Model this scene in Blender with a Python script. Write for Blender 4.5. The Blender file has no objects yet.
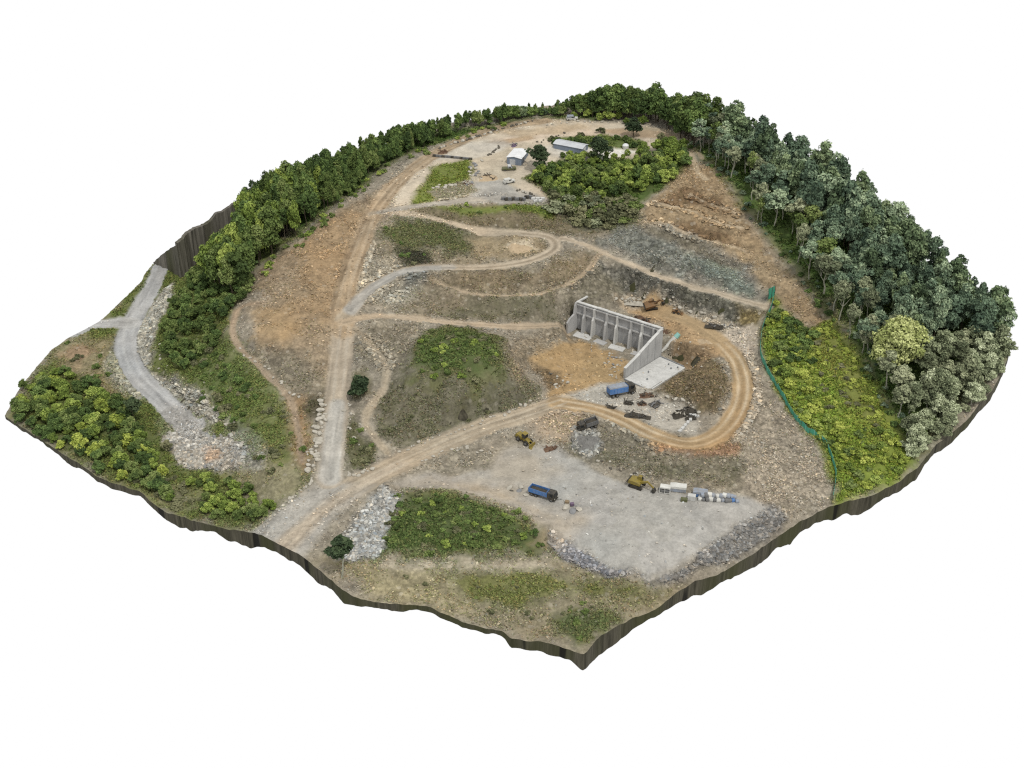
import bpy, bmesh, math, random
import numpy as np
from mathutils import Vector, Matrix, Euler

random.seed(11)
rng = np.random.default_rng(11)
sc = bpy.context.scene
COL = sc.collection

# ------------------------------------------------------------------ camera
CAM_Z = 220.0
PITCH = math.radians(32.0)
FOC = 512.0 / math.tan(math.radians(22.5))
cam_d = bpy.data.cameras.new('camera')
cam_d.angle = math.radians(45.0)
cam_d.clip_start = 1.0
cam_d.clip_end = 5000.0
cam = bpy.data.objects.new('camera', cam_d)
cam.location = (0, 0, CAM_Z)
cam.rotation_euler = (math.radians(90) - PITCH, 0, 0)
COL.objects.link(cam)
sc.camera = cam
CP, SP = math.cos(PITCH), math.sin(PITCH)


def ray(px, py):
    """direction of the sight line through a photo point"""
    u, v = px - 512.0, 384.0 - py
    return np.array([u, FOC * CP + v * SP, -FOC * SP + v * CP])


def at(px, py, z):
    """the point of height z that the photo shows at px, py"""
    d = ray(px, py)
    t = (z - CAM_Z) / d[2]
    return np.array([d[0] * t, d[1] * t, z])


def proj(p):
    x, y, z = p[0], p[1], p[2] - CAM_Z
    dep = y * CP - z * SP
    up = y * SP + z * CP
    return 512 + FOC * x / dep, 384 - FOC * up / dep


# ------------------------------------------------------------------ colours
LIGHT = 0.70


def lin(c, k=LIGHT):
    o = []
    for v in c:
        v /= 255.0
        v = v / 12.92 if v <= 0.04045 else ((v + 0.055) / 1.055) ** 2.4
        o.append(v * k)
    return np.array(o)


# ------------------------------------------------------------------ survey points of the terrain: photo x, y, height
SURVEY = """
500 480 0|560 470 0|650 500 0|740 510 0|640 570 0|560 530 0|700 560 0|610 490 0|530 512 0|470 470 0.3|600 540 0
655 590 -5|610 580 -5|560 558 -4.5|725 570 -5|780 530 -4.5|785 515 -2
585 655 -8|400 604 -6.5|480 628 -7.5|480 580 -5.5|430 570 -5|550 600 -6.5|650 600 -7|640 612 -7.5|695 582 -6.5|540 575 -5|350 590 -6
400 535 -2.5|470 540 -2|530 540 -3|420 500 0.8|470 510 0.8|520 525 0.5|380 556 -4.5|500 556 -4
400 484 0|440 484 0.2|330 500 0|290 545 -3|355 530 -3.5|330 560 -5|265 540 -3.5|302 557 -3.8|370 475 1
330 440 4|338 400 7|340 350 13|340 325 16|350 265 22|372 212 28|400 182 30|430 156 32|470 138 33.5|540 122 35|600 124 35.5|640 128 36
480 150 32.5|517 168 31|500 196 30|440 205 29|580 150 33|630 150 33.5|650 175 32|600 190 30|560 180 31|480 178 30.5|400 208 28.5|560 200 29
600 215 26|640 215 28|560 222 25.5|510 215 28.5|450 212 28
440 224 26|500 231 24.5|545 235 24|558 244 23|540 258 21.5|480 267 20|420 270 19|375 287 18|345 316 16.5
480 245 22.5|430 245 23|395 245 24|395 262 20.5|520 246 22.5
430 282 16.5|460 291 15.5|510 296 15|560 289 16|590 268 18|600 256 20
520 275 19.5|480 281 18.5|450 302 13|520 312 11.5|480 312 12|400 300 15|555 272 19.5|560 300 13
343 322 16|400 318 14|450 323 12|500 326 10.5|550 326 8.5|390 305 15.5
400 342 12|430 345 15.5|460 342 16.5|490 350 15.5|460 375 15|500 372 12|420 382 12.5|460 395 10.5|425 402 8|500 392 7.5|520 398 4.5|440 432 2.3|400 440 3|395 405 6.5|380 420 4.5|530 405 3|480 415 3
365 350 12|385 365 10|383 390 7.5|368 412 5.5|372 437 3.5|390 452 2
380 470 1.2|420 452 1.8|475 430 2.2|530 412 3|560 402 3.2|545 350 6|560 345 5|525 370 5
600 350 2|580 350 2.5|600 370 2|560 380 2.5|550 392 3|620 360 2|610 385 2.5|640 365 2.5|575 335 3.5
660 375 3.5|640 385 3|690 370 4.5|700 350 8|680 345 8|620 395 3|650 408 3.2|690 420 3.5|660 430 3.6
690 385 9.5|703 378 12.5|718 382 11.5|715 404 7.5|680 396 5.8|735 395 6.5|700 412 4.5|690 372 8|712 392 10.5
640 300 8|660 308 8|700 322 8.5|690 335 8|725 345 8|740 365 7.5|743 390 6.5|735 415 5.5|715 437 5|690 444 4.6|655 436 4.2|620 418 3.8|585 408 3.5
620 300 8.5|600 305 10|600 285 14|640 288 11.5|700 304 11|740 320 10.5|670 293 11.5
600 248 23.5|650 267 20|700 285 17.5|740 298 16|768 306 15.5
560 425 2.5|620 440 2.8|690 460 3.2|740 465 3.0|540 440 0.8|585 430 1.5
570 455 0.3|620 472 0.2|680 488 0.2|735 493 0.2|590 462 1.0|640 470 1.6|690 475 1.6
760 420 5|780 450 3|790 480 0.5|800 505 -2.5|760 490 -0.5|830 507 -3.5|770 390 7.5|805 519 -4|757 552 -6
765 325 13.5|760 345 11.5|767 372 10|785 408 7|808 432 4.5|830 455 2|836 478 -0.5
650 235 24|700 245 24|740 265 21|760 290 17|650 250 21.5|700 265 20
690 165 35|665 195 31|700 190 33|720 180 35|740 215 30|700 220 28.5|660 222 27|690 235 26|760 245 25|735 240 26
690 148 36.5|780 270 22|790 300 18|800 330 15|820 360 12.5|830 400 10|850 430 7|870 470 2.5|895 485 0|850 480 0.5|830 310 19|805 285 21.5|770 235 27
850 380 12|880 430 8|915 465 3|932 455 4|950 437 6|985 400 10|1000 385 12|1012 345 17|900 380 13|950 380 14|860 330 18.5
800 250 26.5|750 185 35|850 260 28|900 300 22|960 280 23|900 225 29|840 192 33|780 168 35|720 142 36.5|655 118 35.5|600 112 35.5|540 111 35|720 165 36|690 132 36
480 125 33.5|420 140 31.5|360 160 28.5|300 185 22|255 228 14|320 190 24|350 190 26|300 232 23.5|330 215 26|380 170 29
310 270 21.5|300 310 17.5|270 260 18.5|240 300 13.5|235 320 13|225 260 12|200 290 6|185 320 4|280 330 16|310 345 13.5
232 338 11.5|265 370 9|290 400 6.5|300 440 3.5|300 470 1.5|315 430 4|260 350 12|290 370 9.5|250 400 5|240 440 1|270 470 0
180 300 2.5|160 268 0|180 277 1.5|150 292 -0.5|130 325 -2|125 355 -3|142 382 -4.5|168 402 -5.5|190 428 -6.5|160 330 0|170 350 1|190 370 2|210 345 5
100 325 -2.5|140 286 -1|100 322 -2|55 348 -4|20 388 -6|5 417 -8|75 335 -3|152 262 0
37 437 -8|82 466 -8|140 492 -8.5|165 512 -9|215 527 -7|255 532 -4.5|60 390 -5.5|100 380 -4|100 430 -7|140 460 -7.5|200 500 -7.5|215 450 -6.5|230 480 -5.5|250 500 -5|190 470 -7.5|280 500 -1.5
"""
PTS = []
for row in SURVEY.strip().replace('\n', '|').split('|'):
    a, b, c = (float(v) for v in row.split())
    PTS.append(at(a, b, c))
PTS = np.array(PTS)
# drop near duplicates
keep = []
for i, p in enumerate(PTS):
    if all((p[0] - PTS[j][0]) ** 2 + (p[1] - PTS[j][1]) ** 2 > 2.0 for j in keep):
        keep.append(i)
PTS = PTS[keep]
CX, CY = 0.0, 370.0


def fit(P):
    n = len(P)
    xy = (P[:, :2] - (CX, CY)) / 100.0
    d = np.sqrt(((xy[:, None] - xy[None]) ** 2).sum(-1) + 0.0006)
    A = np.zeros((n + 3, n + 3))
    A[:n, :n] = d - np.eye(n) * 0.012
    A[:n, n] = 1
    A[:n, n + 1:] = xy
    A[n:, :n] = A[:n, n:].T
    b = np.zeros(n + 3)
    b[:n] = P[:, 2]
    return xy, np.linalg.solve(A, b)


NODES, COEF = fit(PTS)


def base_height(x, y):
    shp = np.shape(x)
    q = np.stack([(np.ravel(x) - CX) / 100.0, (np.ravel(y) - CY) / 100.0], 1)
    out = np.empty(len(q))
    n = len(NODES)
    for s in range(0, len(q), 20000):
        c = q[s:s + 20000]
        d = np.sqrt((c[:, None, 0] - NODES[None, :, 0]) ** 2 + (c[:, None, 1] - NODES[None, :, 1]) ** 2 + 0.0006)
        out[s:s + 20000] = d @ COEF[:n] + COEF[n] + c @ COEF[n + 1:]
    return out.reshape(shp)


# ------------------------------------------------------------------ noise
def _hash(ix, iy, seed):
    h = (ix.astype(np.int64) * 374761393 + iy.astype(np.int64) * 668265263 + seed * 974711) & 0xFFFFFFFF
    h = ((h ^ (h >> 13)) * 1274126177) & 0xFFFFFFFF
    h = h ^ (h >> 16)
    return (h & 0xFFFF) / 65535.0


def vnoise(x, y, seed=0):
    ix, iy = np.floor(x), np.floor(y)
    fx, fy = x - ix, y - iy
    fx, fy = fx * fx * (3 - 2 * fx), fy * fy * (3 - 2 * fy)
    a, b = _hash(ix, iy, seed), _hash(ix + 1, iy, seed)
    c, d = _hash(ix, iy + 1, seed), _hash(ix + 1, iy + 1, seed)
    return (a * (1 - fx) + b * fx) * (1 - fy) + (c * (1 - fx) + d * fx) * fy


def fbm(x, y, wl, octs=4, seed=0, gain=0.55):
    s, amp, tot = 0.0, 1.0, 0.0
    f = 1.0 / wl
    for o in range(octs):
        # each octave turned, so that no lattice shows
        a = 0.7 * o + 0.4
        xr, yr = x * math.cos(a) - y * math.sin(a), x * math.sin(a) + y * math.cos(a)
        s = s + amp * (vnoise(xr * f + 31.7 * o, yr * f - 17.3 * o, seed + o) - 0.5)
        tot += amp * 0.5
        amp *= gain
        f *= 2.03
    return s / tot


# ------------------------------------------------------------------ the grid
STEP = 0.6
X0, X1, Y0, Y1 = -192.0, 210.0, 196.0, 530.0
NX, NY = int((X1 - X0) / STEP) + 1, int((Y1 - Y0) / STEP) + 1
gx = X0 + np.arange(NX) * STEP
gy = Y0 + np.arange(NY) * STEP
GX, GY = np.meshgrid(gx, gy)
# height on a coarser grid, then smooth interpolation
CS = 2
cX, cY = np.meshgrid(X0 + np.arange(NX // CS + 2) * STEP * CS, Y0 + np.arange(NY // CS + 2) * STEP * CS)
cH = base_height(cX, cY)


def coarse(x, y):
    u, v = (x - X0) / (STEP * CS), (y - Y0) / (STEP * CS)
    i = np.clip(np.floor(u).astype(int), 0, cH.shape[1] - 2)
    j = np.clip(np.floor(v).astype(int), 0, cH.shape[0] - 2)
    a, b = u - i, v - j
    return (cH[j, i] * (1 - a) + cH[j, i + 1] * a) * (1 - b) + (cH[j + 1, i] * (1 - a) + cH[j + 1, i + 1] * a) * b


GH = coarse(GX, GY)


def hit_base(px, py):
    """ground point (without the small unevenness) seen at a photo point"""
    d = ray(px, py)
    d = d / np.linalg.norm(d)
    t = np.arange(200.0, 760.0, 0.5)
    x, y, z = d[0] * t, d[1] * t, CAM_Z + d[2] * t
    below = z < coarse(np.clip(x, X0, X1 - 1), np.clip(y, Y0, Y1 - 1))
    k = int(np.argmax(below)) if below.any() else len(t) - 1
    lo, hi = t[max(k - 1, 0)], t[k]
    for _ in range(16):
        m = 0.5 * (lo + hi)
        if CAM_Z + d[2] * m < coarse(np.array(d[0] * m), np.array(d[1] * m)):
            hi = m
        else:
            lo = m
    return np.array([d[0] * hi, d[1] * hi, CAM_Z + d[2] * hi])


def world_line(pts):
    return np.array([hit_base(a, b)[:2] for a, b in pts])


SIDE = []


def seg_dist(x, y, P, closed):
    """distance to a polyline, and the position along it (in vertices)"""
    best = np.full(x.shape, 1e9)
    pos = np.zeros(x.shape)
    SIDE.clear()
    side = np.ones(x.shape)
    n = len(P)
    for i in range(n if closed else n - 1):
        a, b = P[i], P[(i + 1) % n]
        ab = b - a
        L = max(ab @ ab, 1e-9)
        t = np.clip(((x - a[0]) * ab[0] + (y - a[1]) * ab[1]) / L, 0, 1)
        d = np.hypot(x - a[0] - ab[0] * t, y - a[1] - ab[1] * t)
        m = d < best
        best[m] = d[m]
        pos[m] = i + t[m]
        side[m] = np.sign(ab[0] * (y - a[1]) - ab[1] * (x - a[0]))[m]
    SIDE.append(side)
    return best, pos


def inside(x, y, P):
    c = np.zeros(x.shape, bool)
    n = len(P)
    for i in range(n):
        a, b = P[i], P[i - 1]
        if a[1] == b[1]:
            continue
        m = ((a[1] > y) != (b[1] > y)) & (x < (b[0] - a[0]) * (y - a[1]) / (b[1] - a[1]) + a[0])
        c ^= m
    return c


def smooth_line(P, n=6):
    """Catmull-Rom through the points"""
    P = np.asarray(P, float)
    Q = np.vstack([2 * P[0] - P[1], P, 2 * P[-1] - P[-2]])
    out = []
    for i in range(1, len(Q) - 2):
        for k in range(n):
            t = k / n
            a, b, c, d = Q[i - 1], Q[i], Q[i + 1], Q[i + 2]
            out.append(0.5 * (2 * b + (c - a) * t + (2 * a - 5 * b + 4 * c - d) * t ** 2 + (3 * b - a - 3 * c + d) * t ** 3))
    out.append(P[-1])
    return np.array(out)


WARP = fbm(GX, GY, 5.0, 4, 5)
WARP2 = fbm(GX, GY, 22.0, 3, 9)


def window(P, m):
    i0, i1 = np.searchsorted(gx, [P[:, 0].min() - m, P[:, 0].max() + m])
    j0, j1 = np.searchsorted(gy, [P[:, 1].min() - m, P[:, 1].max() + m])
    return slice(max(j0, 0), min(j1, NY)), slice(max(i0, 0), min(i1, NX))


def area_mask(pts, soft=1.5, rough=2.0):
    P = world_line(pts)
    w = window(P, soft + rough + 2)
    x, y = GX[w], GY[w]
    d, _ = seg_dist(x, y, P, True)
    d = np.where(inside(x, y, P), d, -d) + rough * WARP[w] * 1.3
    return w, np.clip(d / soft * 0.5 + 0.5, 0, 1)


def road_mask(pts, width, soft=1.2, rough=0.7, smooth=True):
    """width in metres, a number or a (start, end) pair; gives mask, distance, position along"""
    P = world_line(pts)
    if smooth:
        P = smooth_line(P)
    wmax = max(width) if isinstance(width, tuple) else width
    w = window(P, wmax + soft + 2)
    x, y = GX[w], GY[w]
    d, pos = seg_dist(x, y, P, False)
    t = pos / (len(P) - 1)
    half = (width[0] + (width[1] - width[0]) * t) * 0.5 if isinstance(width, tuple) else width * 0.5
    return w, np.clip((half - d + rough * WARP[w]) / soft + 0.5, 0, 1), d, t
# ------------------------------------------------------------------ what covers the ground
C_ = np.empty((NY, NX, 3))
C_[:] = lin((146, 136, 117))
RUB = np.full((NY, NX), 0.45)      # stones
VEG = np.full((NY, NX), 0.30)      # scrub and weeds
AMP = np.full((NY, NX), 0.55)      # unevenness in metres
DEN = np.zeros((NY, NX))           # density of standing grass and scrub
STO = np.full((NY, NX), 0.25)      # density of loose stones
ZONE = np.zeros((NY, NX), np.int8)
EDGE_ = np.zeros((NY, NX))         # stones pushed to the road sides


def paint(wm, col=None, rub=None, veg=None, amp=None, den=None, sto=None, zone=None, k=1.0):
    w, m = wm[0], wm[1] * k
    if col is not None:
        C_[w] = C_[w] * (1 - m[..., None]) + lin(col) * m[..., None]
    for arr, v in ((RUB, rub), (VEG, veg), (AMP, amp), (DEN, den), (STO, sto)):
        if v is not None:
            arr[w] = arr[w] * (1 - m) + v * m
    if zone is not None:
        ZONE[w][m > 0.5] = zone


def area(pts, soft, rough, **k):
    paint(area_mask(pts, soft, rough), **k)


def road(pts, width, soft=1.2, rough=0.7, **k):
    bench = k.pop('bench', 0.0)
    r = road_mask(pts, width, soft, rough)
    w, m, d, t = r
    side = SIDE[0]
    if bench:
        P = smooth_line(world_line(pts))
        hp = coarse(P[:, 0], P[:, 1])
        hp = np.convolve(np.pad(hp, 3, 'edge'), np.ones(7) / 7, 'valid')
        hc = np.interp(t * (len(P) - 1), np.arange(len(P)), hp)
        wd = (max(width) if isinstance(width, tuple) else width) * 0.5
        f = np.clip((wd + bench - d) / bench, 0, 1)
        f = f * f * (3 - 2 * f) * np.clip(t * 12, 0, 1) * np.clip((1 - t) * 12, 0, 1)
        GH[w] = GH[w] * (1 - f) + hc * f
    paint(r, **k)
    wd_ = (width[0] + (width[1] - width[0]) * t) * 0.5 if isinstance(width, tuple) else width * 0.5
    band = np.clip(1.3 - np.abs(d - wd_ - 1.0 + WARP[w]), 0, 1) * np.clip(0.6 + WARP2[w] * 1.5, 0, 1) * (ZONE[w] == 0)
    EDGE_[w] = np.maximum(EDGE_[w], band)
    Ln = np.hypot(*np.diff(world_line(pts), axis=0).T).sum()
    s = vnoise(d * side * 1.5 + 50, t * Ln / 9.0, 7) + 0.6 * vnoise(d * side * 0.7 + 20, t * Ln / 22.0, 8) - 0.8
    C_[w] *= (1 + 0.44 * s * m)[..., None]
    return r


def ruts(pts, off, width, col, k=0.7):
    """two worn wheel lines beside the middle of a track"""
    w, _, d, t = road_mask(pts, 10.0)
    m = np.clip((width * 0.5 - np.abs(d - off) + 0.35 * WARP[w]) / 0.7 + 0.5, 0, 1)
    m = m * np.clip(0.75 + 0.7 * WARP2[w], 0, 1) * (t > 0.005) * (t < 0.995)
    paint((w, m), col=col, k=k)


GREEN, OLIVE, TAN, ORANGE, GREY = (88, 103, 54), (112, 110, 80), (167, 150, 122), (150, 126, 92), (164, 161, 153)

# --- left lowland
area([(5, 417), (55, 348), (100, 322), (152, 262), (250, 228), (300, 238), (262, 268), (235, 310), (232, 345), (270, 380), (300, 470), (270, 535), (165, 512), (82, 466)], 4, 4,
     col=(98, 106, 62), rub=0.2, veg=0.6, den=0.95, sto=0.08)
area([(52, 352), (75, 336), (112, 340), (128, 380), (120, 402), (90, 392), (70, 372)], 3, 3, col=(140, 128, 92), rub=0.5, veg=0.4, den=0.25)
area([(62, 352), (80, 345), (95, 352), (80, 366)], 2, 2, col=(150, 125, 95), veg=0.2, den=0.1)
area([(232, 340), (275, 375), (305, 430), (300, 480), (262, 515), (235, 470), (215, 420), (190, 385), (205, 355)], 4, 4, col=(104, 112, 70), veg=0.6, den=0.9, rub=0.25)
area([(190, 345), (222, 350), (260, 395), (240, 430), (205, 405)], 4, 4, col=(94, 106, 62), veg=0.8, den=0.8)
area([(225, 462), (262, 452), (300, 470), (296, 492), (262, 520), (235, 500)], 3, 3, col=(138, 132, 98), rub=0.5, veg=0.5, den=0.3)
area([(142, 495), (180, 487), (200, 500), (180, 512)], 3, 3, col=(125, 122, 88), veg=0.6, den=0.4)
# --- left dirt flank
area([(240, 305), (262, 300), (250, 275), (300, 240), (345, 205), (380, 192), (400, 180), (392, 215), (372, 235), (352, 275), (340, 320), (333, 420), (300, 400), (262, 350)], 3, 3,
     col=(149, 130, 102), rub=0.5, veg=0.2, den=0.08, sto=0.35, amp=0.5)
area([(300, 245), (345, 210), (372, 212), (352, 260), (338, 320), (300, 322), (262, 340), (268, 312), (300, 290)], 4, 4, col=(154, 129, 95), rub=0.4, veg=0.1, den=0.03)
area([(258, 312), (290, 310), (305, 322), (285, 342), (262, 335)], 4, 4, col=(158, 133, 96), rub=0.3, veg=0.05)
area([(238, 345), (262, 350), (310, 355), (330, 400), (322, 412), (290, 395), (262, 370)], 3, 3, col=(131, 119, 96), rub=0.6, veg=0.35, den=0.15)
area([(285, 395), (306, 400), (310, 440), (306, 470), (296, 465)], 2, 2, col=(150, 124, 90), rub=0.4, veg=0.2)
area([(303, 408), (312, 398), (325, 402), (322, 416), (308, 418)], 1.5, 1.5, col=(95, 88, 66), veg=0.7, den=0.5)
# --- back left edge, grass under the wood
area([(300, 236), (340, 200), (400, 158), (440, 143), (540, 118), (600, 120), (600, 112), (440, 132), (330, 180), (250, 225)], 3, 3, col=(74, 94, 48), veg=0.7, den=0.6, rub=0.05, sto=0)
# --- between the switchbacks
area([(352, 262), (378, 222), (440, 222), (480, 236), (545, 240), (548, 252), (480, 262), (405, 266), (360, 300)], 2, 3, col=(140, 127, 102), rub=0.5, veg=0.35, den=0.15)
area([(378, 232), (400, 220), (440, 224), (470, 236), (490, 246), (470, 252), (430, 252), (395, 250)], 2.5, 3, col=(102, 104, 76), veg=0.9, den=0.6, rub=0.3)
area([(395, 252), (425, 250), (432, 264), (402, 268)], 1.5, 2, col=(70, 69, 56), veg=0.9, den=0.7, rub=0.4)
area([(468, 240), (530, 237), (545, 247), (520, 258), (480, 258)], 2, 2, col=(146, 128, 96), rub=0.4, veg=0.2, den=0.05)
area([(505, 246), (530, 240), (535, 248), (512, 252)], 1, 1.5, col=(190, 172, 140), rub=0.3, veg=0)
area([(345, 268), (372, 246), (398, 262), (400, 272), (362, 292), (350, 300)], 3, 4.5, col=(154, 144, 122), rub=0.8, veg=0.2, sto=0.6, den=0.03)
area([(360, 300), (420, 272), (545, 268), (592, 246), (600, 258), (570, 300), (560, 320), (450, 320), (400, 314)], 3, 3, col=(134, 121, 97), rub=0.55, veg=0.4, den=0.15, amp=0.8)
area([(440, 285), (480, 274), (540, 272), (585, 252), (590, 265), (560, 284), (500, 292)], 2, 2.5, col=(129, 114, 88), veg=0.45, den=0.15, rub=0.55, amp=0.8)
area([(470, 300), (550, 300), (562, 318), (500, 321), (440, 316)], 2, 2, col=(114, 108, 84), veg=0.6, den=0.35, rub=0.4)
area([(360, 300), (415, 275), (420, 292), (395, 308)], 2, 2, col=(152, 145, 126), rub=0.9, sto=0.8, veg=0.1)
area([(398, 276), (425, 270), (428, 280), (405, 288)], 1.5, 2, col=(118, 118, 112), rub=0.9, sto=0.6, veg=0.1)
# --- plateau strip and slope below it
area([(395, 208), (430, 205), (480, 204), (560, 206), (600, 212), (640, 222), (600, 236), (560, 236), (500, 230), (440, 222)], 2, 2, col=(120, 108, 82), veg=0.5, den=0.3, rub=0.45)
area([(425, 207), (500, 206), (560, 206), (552, 218), (470, 215)], 1.5, 1.5, col=(104, 116, 58), veg=0.7, den=0.8, rub=0.1)
area([(555, 205), (640, 205), (645, 225), (590, 232), (565, 220)], 2, 3, col=(108, 107, 84), veg=0.8, den=0.6, rub=0.5)
# --- plateau
area([(400, 178), (432, 152), (470, 135), (540, 120), (640, 124), (690, 138), (692, 160), (640, 170), (560, 180), (548, 205), (430, 206), (388, 212)], 2, 1.5,
     col=(192, 176, 150), rub=0.12, veg=0.1, amp=0.08, sto=0.05)
area([(424, 160), (445, 145), (490, 140), (505, 146), (495, 156), (470, 160)], 1, 1, col=(190, 181, 163), rub=0.1, veg=0.03, amp=0.04, zone=4)
area([(500, 152), (470, 160), (470, 175), (482, 196), (520, 198), (512, 178), (528, 154), (545, 140), (530, 140)], 1, 1, col=(182, 167, 140), rub=0.15, veg=0.05)
area([(475, 182), (500, 180), (520, 194), (545, 198), (545, 206), (460, 205), (430, 205), (470, 196)], 1, 1, col=(163, 159, 150), rub=0.2, veg=0.03)
area([(490, 139), (540, 133), (560, 128), (620, 130), (660, 136), (640, 144), (580, 141), (540, 140), (500, 146)], 1, 1, col=(192, 172, 146), rub=0.1, veg=0.03)
area([(485, 142), (530, 136), (535, 139), (500, 145)], 0.6, 0.6, col=(160, 134, 100), k=0.8)
area([(600, 130), (640, 127), (680, 135), (670, 140), (620, 135)], 1, 1, col=(160, 134, 100), k=0.8)
area([(410, 205), (432, 168), (470, 158), (474, 172), (464, 188), (445, 192), (432, 202)], 1.5, 1.5, col=(112, 122, 60), veg=0.5, den=0.6, rub=0.15, sto=0.1)
area([(428, 192), (445, 186), (465, 180), (478, 190), (462, 197), (440, 202)], 1, 1, col=(146, 138, 112), veg=0.4, den=0.3, rub=0.6, sto=0.5)
area([(556, 150), (580, 142), (622, 148), (634, 152), (600, 162), (570, 160)], 1, 1, col=(206, 202, 192), rub=0.05, veg=0.02, amp=0.03)
area([(545, 138), (600, 135), (640, 140), (650, 148), (600, 148), (560, 146)], 1.2, 1.2, col=(92, 106, 56), veg=0.6, den=0.7)
area([(525, 178), (560, 160), (640, 158), (686, 150), (690, 172), (665, 190), (640, 205), (560, 206)], 1.5, 1.5, col=(78, 94, 48), veg=0.8, den=0.7, rub=0.1)
# --- right flank: bare orange slope with benches
area([(645, 208), (690, 166), (712, 168), (738, 200), (762, 238), (800, 280), (832, 322), (815, 330), (786, 318), (768, 295), (742, 272), (700, 246), (640, 226)], 2.5, 3,
     col=(152, 130, 97), rub=0.5, veg=0.15, den=0.04, sto=0.4, amp=0.8)
for P in ([(655, 205), (672, 194), (690, 188), (720, 200), (726, 212), (700, 208), (680, 206)], [(660, 224), (690, 222), (735, 236), (740, 246), (700, 240)]):
    area(P, 1.5, 2.5, col=(117, 95, 68), rub=0.6, veg=0.3, amp=0.9)
for P, wd in (([(646, 204), (665, 206), (690, 211), (715, 222), (742, 230)], 1.6), ([(640, 222), (665, 224), (690, 236), (715, 243), (745, 252)], 1.8), ([(690, 196), (712, 204), (735, 214)], 1.2)):
    road(P, wd, 1.0, 0.9, col=(178, 158, 126), rub=0.3, veg=0, k=0.85, bench=3.0)
area([(600, 242), (620, 228), (660, 228), (700, 243), (745, 266), (770, 302), (745, 292), (700, 278), (650, 262)], 2, 2.5, col=(116, 117, 110), rub=0.85, veg=0.25, den=0.06, sto=0.6, amp=0.7)
area([(640, 226), (665, 230), (700, 244), (740, 268), (720, 268), (680, 248)], 1.5, 2, col=(121, 112, 92), rub=0.6, veg=0.3)
area([(690, 255), (730, 268), (764, 298), (735, 288), (700, 270)], 2, 3, col=(116, 126, 117), rub=0.8, veg=0.2, k=0.7)
area([(596, 262), (640, 270), (700, 288), (768, 312), (755, 322), (742, 330), (700, 312), (640, 298), (612, 300), (580, 296)], 1.5, 2, col=(101, 99, 89), rub=0.9, veg=0.25, den=0.05, sto=0.5, amp=0.8)
area([(735, 304), (768, 312), (752, 330), (736, 322)], 1.5, 1.5, col=(128, 112, 72), veg=0.5, den=0.3)
area([(560, 300), (600, 272), (622, 285), (620, 300), (590, 305)], 2, 2, col=(121, 114, 94), veg=0.35, den=0.15, rub=0.7)
# --- rubble east of the ring road and below it
area([(725, 340), (758, 330), (764, 375), (786, 412), (812, 440), (832, 480), (830, 506), (800, 512), (775, 515), (740, 495), (690, 488), (720, 440), (745, 410), (752, 380)], 2, 2.5,
     col=(153, 140, 118), rub=0.75, veg=0.25, den=0.06, sto=0.7, amp=0.6)
area([(545, 412), (580, 415), (625, 432), (690, 452), (740, 446), (748, 490), (690, 486), (640, 478), (585, 460), (560, 446), (545, 432)], 2, 2.5,
     col=(128, 118, 97), rub=0.7, veg=0.45, den=0.15, sto=0.5, amp=0.6)
area([(575, 452), (625, 470), (690, 480), (740, 478), (740, 466), (690, 468), (640, 460)], 2, 3, col=(112, 107, 84), veg=0.7, den=0.2)
area([(655, 443), (700, 452), (738, 446), (735, 456), (690, 460), (660, 452)], 1, 1.5, col=(150, 112, 84), k=0.7)
area([(535, 410), (580, 412), (590, 425), (565, 440), (540, 440), (525, 425)], 2, 2, col=(163, 143, 116), rub=0.3, veg=0.1)
area([(575, 428), (595, 430), (605, 446), (590, 458), (572, 448)], 1, 1.5, col=(128, 127, 122), rub=0.9, sto=0.9, veg=0)
# --- central mound
area([(372, 432), (384, 392), (418, 336), (450, 328), (502, 338), (515, 365), (538, 392), (530, 406), (480, 420), (440, 434), (400, 446)], 2, 3, col=(112, 107, 84), veg=0.9, den=0.5, rub=0.45, amp=0.8)
area([(416, 340), (450, 330), (490, 336), (502, 358), (496, 376), (462, 384), (430, 386), (412, 372)], 3.0, 4.5, col=(84, 96, 58), veg=0.9, den=1.0, rub=0.1)
area([(350, 345), (375, 322), (420, 325), (418, 340), (400, 370), (388, 372)], 2, 3, col=(136, 125, 103), rub=0.75, veg=0.35, den=0.12, sto=0.6)
area([(346, 440), (352, 420), (375, 448), (372, 468), (346, 472)], 1.5, 2, col=(98, 96, 66), veg=0.8, den=0.6, rub=0.5)
area([(350, 372), (366, 368), (372, 395), (350, 402)], 1, 1.5, col=(120, 112, 85), veg=0.5, den=0.3)
# --- excavation
area([(505, 345), (560, 328), (580, 330), (545, 350), (530, 372), (520, 385), (508, 368)], 2, 2, col=(136, 122, 98), rub=0.7, veg=0.25, sto=0.6)
area([(530, 358), (560, 340), (580, 338), (612, 352), (632, 368), (606, 392), (572, 402), (548, 396), (556, 378)], 1.5, 2, col=(164, 136, 93), rub=0.3, veg=0.05, den=0, amp=0.3, sto=0.15)
area([(538, 368), (560, 372), (566, 385), (548, 388)], 1.5, 2, col=(122, 103, 74), rub=0.7, sto=0.7)
area([(560, 398), (600, 384), (640, 384), (668, 400), (702, 408), (712, 412), (698, 436), (668, 432), (620, 412), (585, 404)], 1.5, 1.5, col=(170, 163, 149), rub=0.25, veg=0.05, den=0, amp=0.12, zone=4)
area([(700, 412), (735, 400), (730, 420), (710, 436), (696, 436)], 1.5, 2, col=(147, 136, 117), rub=0.5, veg=0.1)
area([(618, 300), (660, 304), (706, 318), (740, 344), (734, 356), (700, 356), (676, 345), (660, 325), (640, 318)], 1.5, 1.5, col=(163, 135, 97), rub=0.3, veg=0.05, den=0, amp=0.2, sto=0.15)
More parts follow.
